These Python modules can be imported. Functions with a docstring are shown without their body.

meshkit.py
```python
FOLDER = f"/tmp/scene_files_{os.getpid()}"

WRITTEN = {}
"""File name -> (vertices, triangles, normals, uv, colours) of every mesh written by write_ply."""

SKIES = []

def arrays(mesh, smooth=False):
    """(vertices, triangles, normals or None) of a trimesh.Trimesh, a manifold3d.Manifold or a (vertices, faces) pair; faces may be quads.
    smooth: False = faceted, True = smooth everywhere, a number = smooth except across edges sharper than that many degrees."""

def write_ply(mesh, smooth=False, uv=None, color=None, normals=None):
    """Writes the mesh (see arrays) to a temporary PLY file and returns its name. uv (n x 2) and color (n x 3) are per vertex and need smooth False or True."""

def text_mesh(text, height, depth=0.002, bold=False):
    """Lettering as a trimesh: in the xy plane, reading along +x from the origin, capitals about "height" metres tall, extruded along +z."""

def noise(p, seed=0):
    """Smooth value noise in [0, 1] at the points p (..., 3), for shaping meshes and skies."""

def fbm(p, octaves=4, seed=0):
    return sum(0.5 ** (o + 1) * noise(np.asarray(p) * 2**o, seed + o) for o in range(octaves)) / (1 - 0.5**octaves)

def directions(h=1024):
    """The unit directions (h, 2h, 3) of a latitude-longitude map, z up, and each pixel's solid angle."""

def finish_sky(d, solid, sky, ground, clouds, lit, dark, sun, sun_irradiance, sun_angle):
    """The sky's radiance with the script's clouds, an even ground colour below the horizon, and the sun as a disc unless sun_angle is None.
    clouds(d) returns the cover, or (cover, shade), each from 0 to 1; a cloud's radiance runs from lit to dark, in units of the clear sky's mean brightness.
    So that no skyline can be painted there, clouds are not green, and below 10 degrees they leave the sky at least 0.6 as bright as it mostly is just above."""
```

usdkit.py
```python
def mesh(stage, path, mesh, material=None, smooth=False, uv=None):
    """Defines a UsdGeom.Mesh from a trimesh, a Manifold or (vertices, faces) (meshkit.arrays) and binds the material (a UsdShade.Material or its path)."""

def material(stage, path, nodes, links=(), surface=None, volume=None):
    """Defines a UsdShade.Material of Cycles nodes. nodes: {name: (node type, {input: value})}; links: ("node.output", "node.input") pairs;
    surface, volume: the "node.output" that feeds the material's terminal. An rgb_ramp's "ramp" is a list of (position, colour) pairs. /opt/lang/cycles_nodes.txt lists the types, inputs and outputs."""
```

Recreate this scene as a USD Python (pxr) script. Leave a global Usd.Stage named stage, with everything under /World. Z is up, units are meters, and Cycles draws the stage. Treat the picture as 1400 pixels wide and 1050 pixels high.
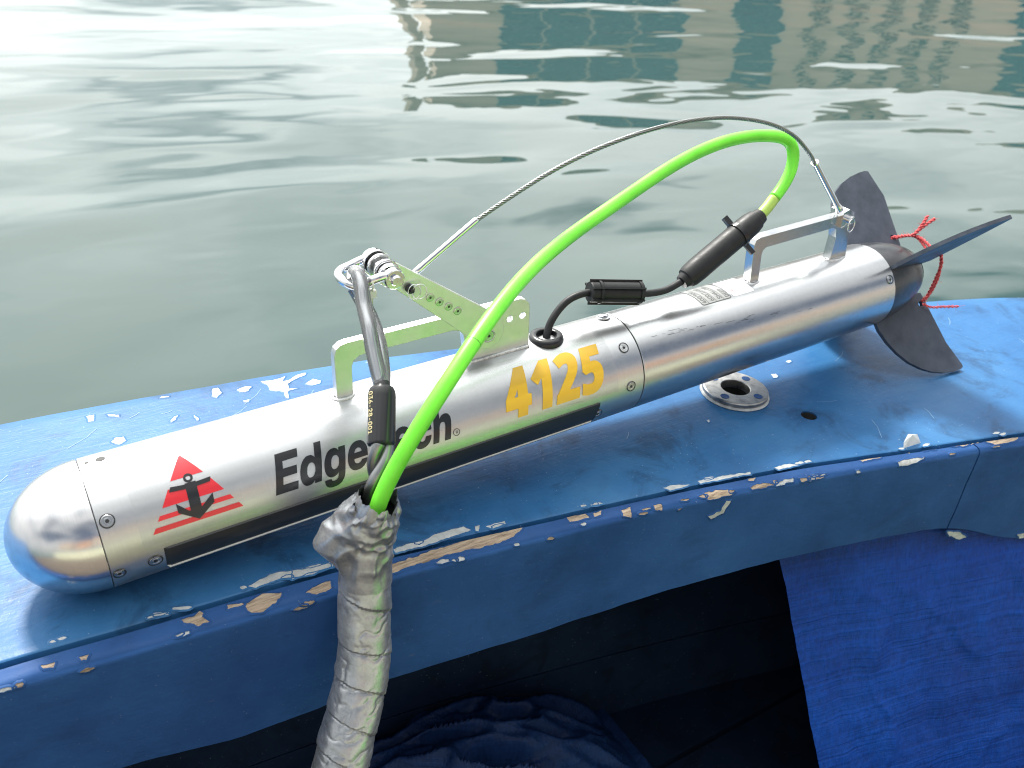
import math, glob, random
import numpy as np, trimesh, usdkit, meshkit
import manifold3d as m3
import shapely
from shapely import affinity
from shapely.geometry import Polygon, Point, box as sbox, LineString
from pxr import Gf, Sdf, Usd, UsdGeom, UsdLux, UsdShade, Vt

stage = Usd.Stage.CreateInMemory()
UsdGeom.SetStageUpAxis(stage, "Z")
UsdGeom.Xform.Define(stage, "/World")
UsdGeom.Scope.Define(stage, "/World/Looks")
rng = np.random.default_rng(7)
pi = math.pi

# ------------------------------------------------------------------ camera, sky, sun, exposure
CAM = np.array([-0.0333, -0.5503, 0.4744])
RIGHT = np.array([0.84559, -0.52755, 0.08164])
DOWN = np.array([-0.21147, -0.47144, -0.85617])
FWD = np.array([0.49016, 0.70671, -0.51021])
EXPOSURE = 0.38
SUN_EL, SUN_AZ = math.radians(52), math.radians(4)          # azimuth from +y towards +x
SUN_STRENGTH, SUN_ANGLE = 1.25, 11.0
SKY_STRENGTH = 0.058
cam = UsdGeom.Camera.Define(stage, "/World/camera")
m = Gf.Matrix4d(1.0)
for i, row in enumerate((RIGHT, -DOWN, -FWD, CAM)):
    m.SetRow(i, Gf.Vec4d(*map(float, row), 1.0 if i == 3 else 0.0))
cam.AddTransformOp().Set(m)
cam.CreateHorizontalApertureAttr(36.0)
cam.CreateVerticalApertureAttr(27.0)
cam.CreateFocalLengthAttr(36.0 * 1200 / 1400)
cam.CreateClippingRangeAttr(Gf.Vec2f(0.02, 5000))
cam.CreateExposureAttr(EXPOSURE)
cam.CreateFStopAttr(11.0)
cam.CreateFocusDistanceAttr(0.75)

dome = UsdLux.DomeLight.Define(stage, "/World/sky")
LOCX = 17.3
SUN_DIR = (math.sin(SUN_AZ) * math.cos(SUN_EL), math.cos(SUN_AZ) * math.cos(SUN_EL), math.sin(SUN_EL))
sky_mat = usdkit.material(stage, "/World/Looks/sky", {
    "sky": ("sky_texture", {"sky_type": "single_scattering", "sun_disc": False, "sun_elevation": SUN_EL, "sun_rotation": SUN_AZ,
                            "aerosol_density": 1.6, "air_density": 1.0}),
    "tc": ("texture_coordinate", {}),
    "map": ("mapping", {"scale": (1.0, 1.0, 2.0), "location": (LOCX, 1.7, 0.4)}),
    "n": ("noise_texture", {"scale": 2.0, "detail": 6.0, "roughness": 0.5, "distortion": 0.3}),
    "n2": ("noise_texture", {"scale": 4.0, "detail": 4.0, "roughness": 0.5}),
    "dot": ("vector_math", {"math_type": "dot_product", "vector2": SUN_DIR}),                      # cosine of the angle to the sun
    "lean": ("math", {"math_type": "multiply_add", "value2": 0.25}),
    "sep": ("separate_xyz", {}), "hz": ("map_range", {"range_type": "smoothstep", "from_min": 0.30, "from_max": 0.08, "to_min": 0.0, "to_max": 0.30, "clamp": True}), "ln2": ("math", {"math_type": "add"}),   # haze low over the horizon                               # the veil of cloud thickens towards the sun's side
    "mask": ("map_range", {"range_type": "smoothstep", "from_min": 0.42, "from_max": 0.64, "clamp": True}),
    "glow": ("rgb_ramp", {"ramp": [(0.0, (0.42, 0.42, 0.42)), (0.35, (0.55, 0.55, 0.55)), (0.65, (1.05, 1.05, 1.05)), (0.9, (1.7, 1.7, 1.68)), (1.0, (2.3, 2.3, 2.2))]}),  # forward scattering
    "shade": ("rgb_ramp", {"ramp": [(0.0, (19.0, 19.9, 20.0)), (0.40, (23.5, 24.2, 24.2)), (0.52, (28.0, 28.4, 28.2)), (0.62, (29.0, 29.0, 28.4)), (1.0, (32.0, 31.6, 30.6))]}),
    "cl": ("mix_color", {"blend_type": "multiply", "fac": 1.0, "use_clamp": False}),
    "mix": ("mix_color", {"blend_type": "mix", "use_clamp": True}),
    "bg": ("background_shader", {"strength": SKY_STRENGTH}),
}, [("tc.generated", "map.vector"), ("map.vector", "n.vector"), ("map.vector", "n2.vector"), ("tc.generated", "dot.vector1"),
    ("dot.value", "lean.value1"), ("n.fac", "lean.value3"), ("lean.value", "ln2.value1"), ("tc.generated", "sep.vector"), ("sep.z", "hz.value"), ("hz.result", "ln2.value2"), ("ln2.value", "mask.value"), ("dot.value", "glow.fac"),
    ("n2.fac", "shade.fac"), ("shade.color", "cl.a"), ("glow.color", "cl.b"), ("mask.result", "mix.fac"), ("sky.color", "mix.a"), ("cl.result", "mix.b"), ("mix.result", "bg.color")], surface="bg.background")
UsdShade.MaterialBindingAPI.Apply(dome.GetPrim()).Bind(sky_mat)
dome.GetPrim().SetCustomDataByKey("kind", "structure")

sun = UsdLux.DistantLight.Define(stage, "/World/sun")
sun.CreateNormalizeAttr(True)
sun.CreateIntensityAttr(SUN_STRENGTH)
sun.CreateAngleAttr(SUN_ANGLE)
sun.CreateColorAttr(Gf.Vec3f(1.0, 0.96, 0.9))
zs = np.array([math.sin(SUN_AZ) * math.cos(SUN_EL), math.cos(SUN_AZ) * math.cos(SUN_EL), math.sin(SUN_EL)])
xs = np.cross([0, 0, 1.0], zs); xs /= np.linalg.norm(xs); ys = np.cross(zs, xs)
m = Gf.Matrix4d(1.0)
for i, row in enumerate((xs, ys, zs)):
    m.SetRow(i, Gf.Vec4d(*map(float, row), 0.0))
sun.AddTransformOp().Set(m)

# ------------------------------------------------------------------ materials
LOOKS = {}
def M(name, nodes, links=(), surface="p.BSDF"):
    LOOKS[name] = usdkit.material(stage, "/World/Looks/" + name, nodes, links, surface=surface)

def principled(name, color, rough=0.5, metallic=0.0, **kw):
    M(name, {"p": ("principled_bsdf", {"base_color": color, "roughness": rough, "metallic": metallic, **kw})})

def mottled(name, c1, c2, scale=30.0, rough=(0.4, 0.6), metallic=0.0, detail=5.0, bump=0.0, bump_scale=None, stretch=(1, 1, 1), **kw):
    nodes = {"g": ("geometry", {}), "map": ("mapping", {"scale": stretch}),
             "n": ("noise_texture", {"scale": scale, "detail": detail, "roughness": 0.6}),
             "r": ("rgb_ramp", {"ramp": [(0.3, c1), (0.7, c2)]}),
             "rr": ("map_range", {"from_min": 0.3, "from_max": 0.7, "to_min": rough[0], "to_max": rough[1], "clamp": True}),
             "p": ("principled_bsdf", {"metallic": metallic, **kw})}
    links = [("g.position", "map.vector"), ("map.vector", "n.vector"), ("n.fac", "r.fac"), ("n.fac", "rr.value"), ("r.color", "p.base_color"), ("rr.result", "p.roughness")]
    if bump:
        nodes["bn"] = ("noise_texture", {"scale": bump_scale or scale * 4, "detail": 4.0, "roughness": 0.6})
        nodes["b"] = ("bump", {"strength": 1.0, "distance": bump})
        links += [("map.vector", "bn.vector"), ("bn.fac", "b.height"), ("b.normal", "p.normal")]
    M(name, nodes, links)

EPS = math.radians(3.2009)
FD = np.array([math.cos(EPS), 0, math.sin(EPS)]); FU = np.array([-math.sin(EPS), 0, math.cos(EPS)]); F0 = np.array([0, 0, 0.0475 / math.cos(EPS)])
R = 0.0475
def F(s, y, u):
    """Towfish coordinates (along the tube, sideways, up from the axis) to the world."""
    s, y, u = np.broadcast_arrays(*[np.asarray(a, float) for a in (s, y, u)])
    return F0 + s[..., None] * FD + u[..., None] * FU + y[..., None] * np.array([0, 1.0, 0])

def aluminium(name, rough, brush, tint=(0.61, 0.62, 0.63), streak=0.06):
    """Turned aluminium: fine rings around the tube axis and faint smears."""
    M(name, {
        "g": ("geometry", {}),
        "rot": ("vector_rotate", {"rotate_type": "y_axis", "angle": EPS}),
        "map": ("mapping", {"scale": (1.0, 0.02, 0.02)}),
        "n": ("noise_texture", {"scale": 2600.0, "detail": 3.0, "roughness": 0.7}),
        "n2": ("noise_texture", {"scale": 26.0, "detail": 5.0, "roughness": 0.6}),
        "m2": ("mapping", {"scale": (0.5, 1.0, 1.0)}),
        "col": ("rgb_ramp", {"ramp": [(0.25, tuple(c * 0.90 for c in tint)), (0.7, tint)]}),
        "rr": ("map_range", {"from_min": 0.3, "from_max": 0.7, "to_min": rough - streak, "to_max": rough + streak, "clamp": True}),
        "b": ("bump", {"strength": 1.0, "distance": brush}),
        "p": ("principled_bsdf", {"metallic": 1.0}),
    }, [("g.position", "rot.vector"), ("rot.vector", "map.vector"), ("map.vector", "n.vector"), ("rot.vector", "m2.vector"), ("m2.vector", "n2.vector"),
        ("n.fac", "col.fac"), ("n2.fac", "rr.value"), ("col.color", "p.base_color"), ("rr.result", "p.roughness"), ("n.fac", "b.height"), ("b.normal", "p.normal")])
aluminium("brushed_aluminium", 0.33, 0.000014, streak=0.04)
aluminium("turned_rear_aluminium", 0.25, 0.000007, streak=0.04)
aluminium("polished_nose", 0.21, 0.0000005, (0.74, 0.74, 0.75), 0.03)

def plate_metal(name, tint, rough, bev):
    M(name, {"bv": ("bevel", {"samples": 4, "radius": bev}), "g": ("geometry", {}),
             "n": ("noise_texture", {"scale": 60.0, "detail": 4.0, "roughness": 0.55}),
             "rr": ("map_range", {"from_min": 0.3, "from_max": 0.7, "to_min": rough - 0.02, "to_max": rough + 0.04, "clamp": True}),
             "r": ("rgb_ramp", {"ramp": [(0.25, tuple(c * 0.95 for c in tint)), (0.6, tint)]}),
             "p": ("principled_bsdf", {"metallic": 1.0})},
      [("bv.bevel", "p.normal"), ("g.position", "n.vector"), ("n.fac", "rr.value"), ("rr.result", "p.roughness"), ("n.fac", "r.fac"), ("r.color", "p.base_color")])
plate_metal("plate_aluminium", (0.74, 0.75, 0.74), 0.36, 0.0009)
plate_metal("satin_steel", (0.62, 0.63, 0.64), 0.17, 0.0007)
mottled("weld_bead", (0.55, 0.55, 0.55), (0.8, 0.8, 0.8), 300, (0.25, 0.5), 1.0, bump=0.0006, bump_scale=500)
principled("bright_steel", (0.78, 0.78, 0.79), 0.10, 1.0)
principled("wire_steel", (0.30, 0.31, 0.31), 0.33, 1.0)
mottled("flange_steel", (0.20, 0.20, 0.20), (0.38, 0.38, 0.37), 120, (0.3, 0.5), 1.0, bump=0.0002)
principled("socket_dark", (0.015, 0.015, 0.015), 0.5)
principled("screw_steel", (0.55, 0.56, 0.57), 0.25, 1.0)
mottled("fin_plastic", (0.022, 0.030, 0.046), (0.058, 0.070, 0.098), 50, (0.38, 0.6), bump=0.00012, bump_scale=260)
mottled("tail_plastic", (0.012, 0.013, 0.016), (0.03, 0.032, 0.036), 40, (0.2, 0.35), bump=0.0001, bump_scale=200)
mottled("black_rubber", (0.006, 0.0065, 0.0075), (0.013, 0.014, 0.016), 150, (0.4, 0.55), bump=0.0001, specular_ior_level=0.35)
principled("black_urethane", (0.006, 0.0065, 0.008), 0.25)
principled("transducer_black", (0.012, 0.013, 0.015), 0.32)
principled("transducer_edge", (0.72, 0.73, 0.74), 0.4)
mottled("green_jacket", (0.13, 0.60, 0.03), (0.19, 0.76, 0.05), 24, (0.28, 0.4), subsurface_weight=0.0, specular_ior_level=0.5)
principled("green_jacket_end", (0.33, 0.48, 0.10), 0.35)
principled("vinyl_red", (0.55, 0.025, 0.035), 0.22)
principled("vinyl_black", (0.010, 0.011, 0.013), 0.2)
principled("vinyl_yellow", (0.62, 0.38, 0.03), 0.25)
principled("label_white", (0.78, 0.79, 0.80), 0.35)
principled("label_grey", (0.27, 0.28, 0.275), 0.35)
principled("print_grey", (0.02, 0.022, 0.025), 0.4)
principled("print_cream", (0.62, 0.55, 0.30), 0.4)
principled("nylon_white", (0.72, 0.72, 0.66), 0.4, subsurface_weight=0.0)
principled("scuff_dark", (0.03, 0.035, 0.04), 0.5)
mottled("red_fibre", (0.42, 0.03, 0.04), (0.70, 0.14, 0.14), 500, (0.7, 0.9))
# clear decal film over the brushed tube: slightly milky gloss
M("clear_film", {"t": ("transparent_bsdf", {"color": (0.97, 0.97, 0.97)}), "gl": ("principled_bsdf", {"base_color": (0.55, 0.56, 0.57), "roughness": 0.22, "metallic": 0.6}), "mx": ("mix_closure", {"fac": 0.16})},
  [("t.BSDF", "mx.closure1"), ("gl.BSDF", "mx.closure2")], "mx.closure")
# clear vinyl hose over wire rope
M("clear_vinyl", {"t": ("transparent_bsdf", {"color": (0.86, 0.87, 0.88)}), "gl": ("glossy_bsdf", {"color": (1, 1, 1), "roughness": 0.06}),
                  "df": ("diffuse_bsdf", {"color": (0.55, 0.56, 0.58)}), "fr": ("fresnel", {"IOR": 1.9}), "a": ("mix_closure", {"fac": 0.09}), "mx": ("mix_closure", {})},
  [("t.BSDF", "a.closure1"), ("df.BSDF", "a.closure2"), ("fr.fac", "mx.fac"), ("a.closure", "mx.closure1"), ("gl.BSDF", "mx.closure2")], "mx.closure")
# duct tape
M("duct_tape", {"g": ("geometry", {}), "n": ("noise_texture", {"scale": 45.0, "detail": 6.0, "roughness": 0.6}),
                "n2": ("noise_texture", {"scale": 150.0, "detail": 4.0, "roughness": 0.6}),
                "r": ("rgb_ramp", {"ramp": [(0.3, (0.24, 0.255, 0.275)), (0.65, (0.38, 0.395, 0.415))]}),
                "rr": ("map_range", {"from_min": 0.3, "from_max": 0.7, "to_min": 0.22, "to_max": 0.36, "clamp": True}),
                "b": ("bump", {"strength": 1.0, "distance": 0.0004}),
                "p": ("principled_bsdf", {"metallic": 0.75})},
  [("g.position", "n.vector"), ("g.position", "n2.vector"), ("n.fac", "r.fac"), ("r.color", "p.base_color"), ("n2.fac", "rr.value"), ("rr.result", "p.roughness"), ("n2.fac", "b.height"), ("b.normal", "p.normal")])

def paint(name, base, dark, light, scale=7.0, rough=(0.28, 0.5), bump=0.00032, spec=0.19, specks=0.6, dirt=0.62):
    """Old boat paint: large tonal drift, scuffs, pale scratches, tiny pits."""
    nodes = {
        "g": ("geometry", {}),
        "n": ("noise_texture", {"scale": scale, "detail": 8.0, "roughness": 0.62}),
        "r": ("rgb_ramp", {"ramp": [(0.28, dark), (0.48, base), (0.74, light)]}),
        "st": ("mapping", {"scale": (1.0, 5.0, 5.0), "rotation": (0, 0, 0.5)}),
        "n2": ("noise_texture", {"scale": 22.0, "detail": 9.0, "roughness": 0.75}),
        "sm": ("map_range", {"range_type": "smoothstep", "from_min": 0.63, "from_max": 0.72, "clamp": True, "to_max": 0.28}),
        "mx": ("mix_color", {"b": (0.16, 0.17, 0.19)}),
        "n4": ("noise_texture", {"scale": 420.0, "detail": 2.0, "roughness": 0.5}),
        "sp": ("map_range", {"range_type": "smoothstep", "from_min": 0.70, "from_max": 0.76, "clamp": True, "to_max": specks}),
        "mx2": ("mix_color", {"b": (0.34, 0.42, 0.52)}),
        "rr": ("map_range", {"from_min": 0.3, "from_max": 0.7, "to_min": rough[0], "to_max": rough[1], "clamp": True}),
        "n3": ("noise_texture", {"scale": 130.0, "detail": 6.0, "roughness": 0.65}),
        "b": ("bump", {"strength": 1.0, "distance": bump}),
        "d1": ("noise_texture", {"scale": 13.0, "detail": 9.0, "roughness": 0.7, "distortion": 0.8}),
        "dm": ("map_range", {"range_type": "smoothstep", "from_min": 0.50, "from_max": 0.68, "clamp": True, "to_max": dirt}),
        "mx3": ("mix_color", {"b": tuple(c * 0.42 + 0.004 for c in dark)}),
        "br": ("mapping", {"scale": (0.06, 1.0, 1.0), "rotation": (0, 0, 0.22)}),
        "bn": ("noise_texture", {"scale": 330.0, "detail": 3.0, "roughness": 0.6}),
        "ad": ("math", {"math_type": "multiply_add", "value2": 0.6}),
        "p": ("principled_bsdf", {"specular_ior_level": spec}),
    }
    links = [("g.position", "n.vector"), ("n.fac", "r.fac"), ("g.position", "st.vector"), ("st.vector", "n2.vector"), ("n2.fac", "sm.value"), ("sm.result", "mx.fac"),
             ("r.color", "mx.a"), ("g.position", "n4.vector"), ("n4.fac", "sp.value"), ("sp.result", "mx2.fac"), ("g.position", "d1.vector"), ("d1.fac", "dm.value"), ("dm.result", "mx3.fac"), ("mx.result", "mx3.a"), ("mx3.result", "mx2.a"), ("mx2.result", "p.base_color"), ("g.position", "br.vector"), ("br.vector", "bn.vector"), ("bn.fac", "ad.value1"),
             ("g.position", "n3.vector"), ("n2.fac", "rr.value"), ("rr.result", "p.roughness"), ("n3.fac", "ad.value3"), ("ad.value", "b.height"), ("b.normal", "p.normal")]
    M(name, nodes, links)
paint("deck_blue", (0.024, 0.112, 0.270), (0.014, 0.074, 0.195), (0.042, 0.150, 0.315))
paint("coaming_blue", (0.017, 0.064, 0.195), (0.012, 0.046, 0.150), (0.026, 0.088, 0.25), 9.0, (0.45, 0.65), spec=0.15, specks=0.15, dirt=0.25)
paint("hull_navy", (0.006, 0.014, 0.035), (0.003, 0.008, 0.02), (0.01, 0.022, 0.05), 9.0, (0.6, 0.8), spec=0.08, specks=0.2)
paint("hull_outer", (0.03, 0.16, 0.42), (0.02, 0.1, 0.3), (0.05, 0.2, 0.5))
M("raw_wood", {"g": ("geometry", {}), "map": ("mapping", {"scale": (1.0, 9.0, 9.0), "rotation": (0, 0, 0.12)}), "n": ("noise_texture", {"scale": 55.0, "detail": 7.0, "roughness": 0.65}),
               "r": ("rgb_ramp", {"ramp": [(0.3, (0.12, 0.085, 0.06)), (0.5, (0.33, 0.25, 0.18)), (0.75, (0.50, 0.41, 0.31))]}), "b": ("bump", {"strength": 1.0, "distance": 0.0012}),
               "p": ("principled_bsdf", {"roughness": 0.8})},
  [("g.position", "map.vector"), ("map.vector", "n.vector"), ("n.fac", "r.fac"), ("r.color", "p.base_color"), ("n.fac", "b.height"), ("b.normal", "p.normal")])
mottled("grey_primer", (0.30, 0.32, 0.33), (0.52, 0.53, 0.52), 120, (0.6, 0.8), bump=0.0004)
mottled("white_primer", (0.42, 0.46, 0.50), (0.62, 0.64, 0.65), 90, (0.5, 0.7), bump=0.0003)
principled("scratch_blue", (0.20, 0.32, 0.46), 0.6)
mottled("stain_dark", (0.012, 0.06, 0.16), (0.03, 0.10, 0.24), 60, (0.3, 0.5))
def tarp(name, c1, c2):
    M(name, {"g": ("geometry", {}), "n": ("noise_texture", {"scale": 9.0, "detail": 7.0, "roughness": 0.65}), "r": ("rgb_ramp", {"ramp": [(0.3, c1), (0.7, c2)]}),
             "m1": ("mapping", {"scale": (1.0, 1.0, 0.02)}), "m2": ("mapping", {"scale": (0.02, 0.02, 1.0)}),
             "w1": ("noise_texture", {"scale": 260.0, "detail": 2.0, "roughness": 0.6}), "w2": ("noise_texture", {"scale": 260.0, "detail": 2.0, "roughness": 0.6}),
             "ad": ("math", {"math_type": "add"}), "wr": ("map_range", {"from_min": 0.75, "from_max": 1.25, "to_min": 0.75, "to_max": 1.2, "clamp": True}),
             "mul": ("mix_color", {"blend_type": "multiply", "fac": 1.0}), "b": ("bump", {"strength": 1.0, "distance": 0.0012}),
             "p": ("principled_bsdf", {"roughness": 0.45, "specular_ior_level": 0.18})},
      [("g.position", "n.vector"), ("n.fac", "r.fac"), ("g.position", "m1.vector"), ("g.position", "m2.vector"), ("m1.vector", "w1.vector"), ("m2.vector", "w2.vector"),
       ("w1.fac", "ad.value1"), ("w2.fac", "ad.value2"), ("ad.value", "wr.value"), ("r.color", "mul.a"), ("wr.result", "mul.b"), ("mul.result", "p.base_color"), ("ad.value", "b.height"), ("b.normal", "p.normal")])
tarp("blue_tarpaulin", (0.001, 0.024, 0.17), (0.002, 0.046, 0.28))
tarp("dull_blue_tarpaulin", (0.006, 0.020, 0.075), (0.014, 0.042, 0.14))
tarp("green_tarpaulin", (0.05, 0.22, 0.018), (0.07, 0.27, 0.028))
mottled("cream_paint", (0.42, 0.44, 0.30), (0.55, 0.55, 0.40), 6, (0.4, 0.6))
mottled("plank_wood", (0.07, 0.055, 0.045), (0.15, 0.12, 0.09), 18, (0.6, 0.8))
# water: dielectric surface over a grey-green body, ripples as bump in metres
M("water", {
    "g": ("geometry", {}),
    "m1": ("mapping", {"rotation": (0, 0, 0.50), "scale": (0.62, 1.30, 1.0)}),
    "n0": ("noise_texture", {"scale": 0.42, "detail": 0.0, "distortion": 0.3}),
    "n1": ("noise_texture", {"scale": 1.25, "detail": 0.7, "roughness": 0.35, "distortion": 0.5}),
    "n2": ("noise_texture", {"scale": 4.2, "detail": 0.6, "roughness": 0.4, "distortion": 0.6}),
    "h0": ("math", {"math_type": "multiply", "value2": 0.080}),
    "h1": ("math", {"math_type": "multiply_add", "value2": 0.044}),
    "h2": ("math", {"math_type": "multiply_add", "value2": 0.0034}),
    "b": ("bump", {"strength": 1.0, "distance": 1.0}),
    "p": ("principled_bsdf", {"base_color": (0.027, 0.054, 0.050), "roughness": 0.012, "ior": 1.333, "specular_ior_level": 0.5}),
}, [("g.position", "m1.vector"), ("m1.vector", "n0.vector"), ("m1.vector", "n1.vector"), ("m1.vector", "n2.vector"), ("n0.fac", "h0.value1"), ("n1.fac", "h1.value1"), ("h0.value", "h1.value3"),
    ("n2.fac", "h2.value1"), ("h1.value", "h2.value3"), ("h2.value", "b.height"), ("b.normal", "p.normal")])
mottled("facade_grey", (0.66, 0.50, 0.38), (0.74, 0.57, 0.44), 0.3, (0.7, 0.9))
mottled("facade_tan", (0.36, 0.30, 0.22), (0.46, 0.38, 0.28), 0.3, (0.7, 0.9))
mottled("facade_orange", (0.42, 0.20, 0.10), (0.52, 0.27, 0.14), 0.3, (0.7, 0.9))
principled("teal_glass", (0.005, 0.085, 0.15), 0.05, 0.0, ior=1.4)
principled("dark_glass", (0.015, 0.025, 0.03), 0.06, 0.0, ior=1.6)
principled("mullion", (0.42, 0.44, 0.42), 0.5)
principled("quay_stone", (0.25, 0.24, 0.22), 0.85)
mottled("leaf_green", (0.03, 0.07, 0.015), (0.07, 0.13, 0.03), 1.5, (0.6, 0.8))
mottled("bark", (0.06, 0.045, 0.03), (0.12, 0.09, 0.06), 3, (0.8, 0.9))

# ------------------------------------------------------------------ mesh helpers
NAMES = {}
def numbered(path):
    k = NAMES.get(path, -1) + 1
    NAMES[path] = k
    return path if k == 0 else f"{path}_{k:03d}"

class Thing:
    """An Xform at the thing's base; parts are meshes below it."""
    def __init__(self, name, label, category, base=(0, 0, 0), group=None):
        self.path = numbered("/World/" + name)
        self.base = np.array(base, float)
        x = UsdGeom.Xform.Define(stage, self.path)
        x.AddTranslateOp().Set(Gf.Vec3d(*map(float, base)))
        p = x.GetPrim()
        p.SetCustomDataByKey("label", label); p.SetCustomDataByKey("category", category)
        if group: p.SetCustomDataByKey("group", group)
        self.prim = p
    def add(self, name, mesh, mat, smooth=35, parent=None, normals=None, label=None, kind=None):
        path = numbered((parent or self.path) + "/" + name)
        put(path, mesh, mat, smooth, normals, self.base)
        p = stage.GetPrimAtPath(path)
        if label: p.SetCustomDataByKey("label", label)
        if kind: p.SetCustomDataByKey("kind", kind)
        return path

def put(path, mesh, mat, smooth=35, normals=None, base=(0, 0, 0)):
    if normals is not None:
        v, f, n = np.asarray(mesh[0], float), np.asarray(mesh[1], int), np.asarray(normals, float)
    else:
        v, f, n = meshkit.arrays(mesh, smooth)
    v = v - np.asarray(base)
    g = UsdGeom.Mesh.Define(stage, path)
    g.CreatePointsAttr(Vt.Vec3fArray.FromNumpy(np.ascontiguousarray(v, np.float32)))
    g.CreateFaceVertexCountsAttr(Vt.IntArray.FromNumpy(np.full(len(f), 3, np.int32)))
    g.CreateFaceVertexIndicesAttr(Vt.IntArray.FromNumpy(np.ascontiguousarray(f, np.int32).ravel()))
    g.CreateSubdivisionSchemeAttr("none")
    if n is not None:
        g.CreateNormalsAttr(Vt.Vec3fArray.FromNumpy(np.ascontiguousarray(n, np.float32)))
        g.SetNormalsInterpolation("vertex")
    UsdShade.MaterialBindingAPI.Apply(g.GetPrim()).Bind(LOOKS[mat])
    return g

def cat(*ms):
    return trimesh.util.concatenate([as_tm(x) for x in ms])
def as_tm(x):
    if isinstance(x, trimesh.Trimesh): return x
    v, f, _ = meshkit.arrays(x, False)
    return trimesh.Trimesh(v, f, process=False)

def spline(pts, n=8):
    """Catmull-Rom through the points, n steps per span."""
    P = np.asarray(pts, float)
    P = np.vstack([2 * P[0] - P[1], P, 2 * P[-1] - P[-2]])
    out = []
    for i in range(1, len(P) - 2):
        p0, p1, p2, p3 = P[i - 1], P[i], P[i + 1], P[i + 2]
        for t in np.linspace(0, 1, n, endpoint=False):
            out.append(0.5 * (2 * p1 + (p2 - p0) * t + (2 * p0 - 5 * p1 + 4 * p2 - p3) * t * t + (3 * p1 - p0 - 3 * p2 + p3) * t ** 3))
    out.append(P[-2])
    return np.array(out)

def frames(path):
    T = np.gradient(path, axis=0); T /= np.linalg.norm(T, axis=1)[:, None]
    a = np.array([0, 0, 1.0]) if abs(T[0][2]) < 0.9 else np.array([1.0, 0, 0])
    U = [np.cross(T[0], a)]; U[0] /= np.linalg.norm(U[0])
    for t in T[1:]:
        u = U[-1] - t * (U[-1] @ t); U.append(u / np.linalg.norm(u))
    U = np.array(U)
    return T, U, np.cross(T, U)

def tube(path, r, sides=14, caps=True, rfun=None):
    path = np.asarray(path, float)
    T, U, V = frames(path)
    n = len(path)
    r = np.broadcast_to(np.asarray(r, float), (n,))
    a = np.arange(sides) / sides * 2 * pi
    rr = np.repeat(r[:, None], sides, 1)
    if rfun is not None: rr = rfun(rr, np.linspace(0, 1, n)[:, None], a[None, :])
    v = path[:, None] + rr[..., None] * (np.cos(a)[None, :, None] * U[:, None] + np.sin(a)[None, :, None] * V[:, None])
    v = v.reshape(-1, 3)
    i = np.arange(n - 1)[:, None] * sides; j = np.arange(sides)[None, :]; k = (j + 1) % sides
    q = np.stack([i + j, i + k, i + sides + k, i + sides + j], -1).reshape(-1, 4)
    f = np.vstack([q[:, [0, 1, 2]], q[:, [0, 2, 3]]])
    if caps:
        c0, c1 = len(v), len(v) + 1
        v = np.vstack([v, path[0], path[-1]])
        jj = np.arange(sides); kk = (jj + 1) % sides
        f = np.vstack([f, np.stack([np.full(sides, c0), kk, jj], 1), np.stack([np.full(sides, c1), (n - 1) * sides + jj, (n - 1) * sides + kk], 1)])
    return trimesh.Trimesh(v, f, process=False)

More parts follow.
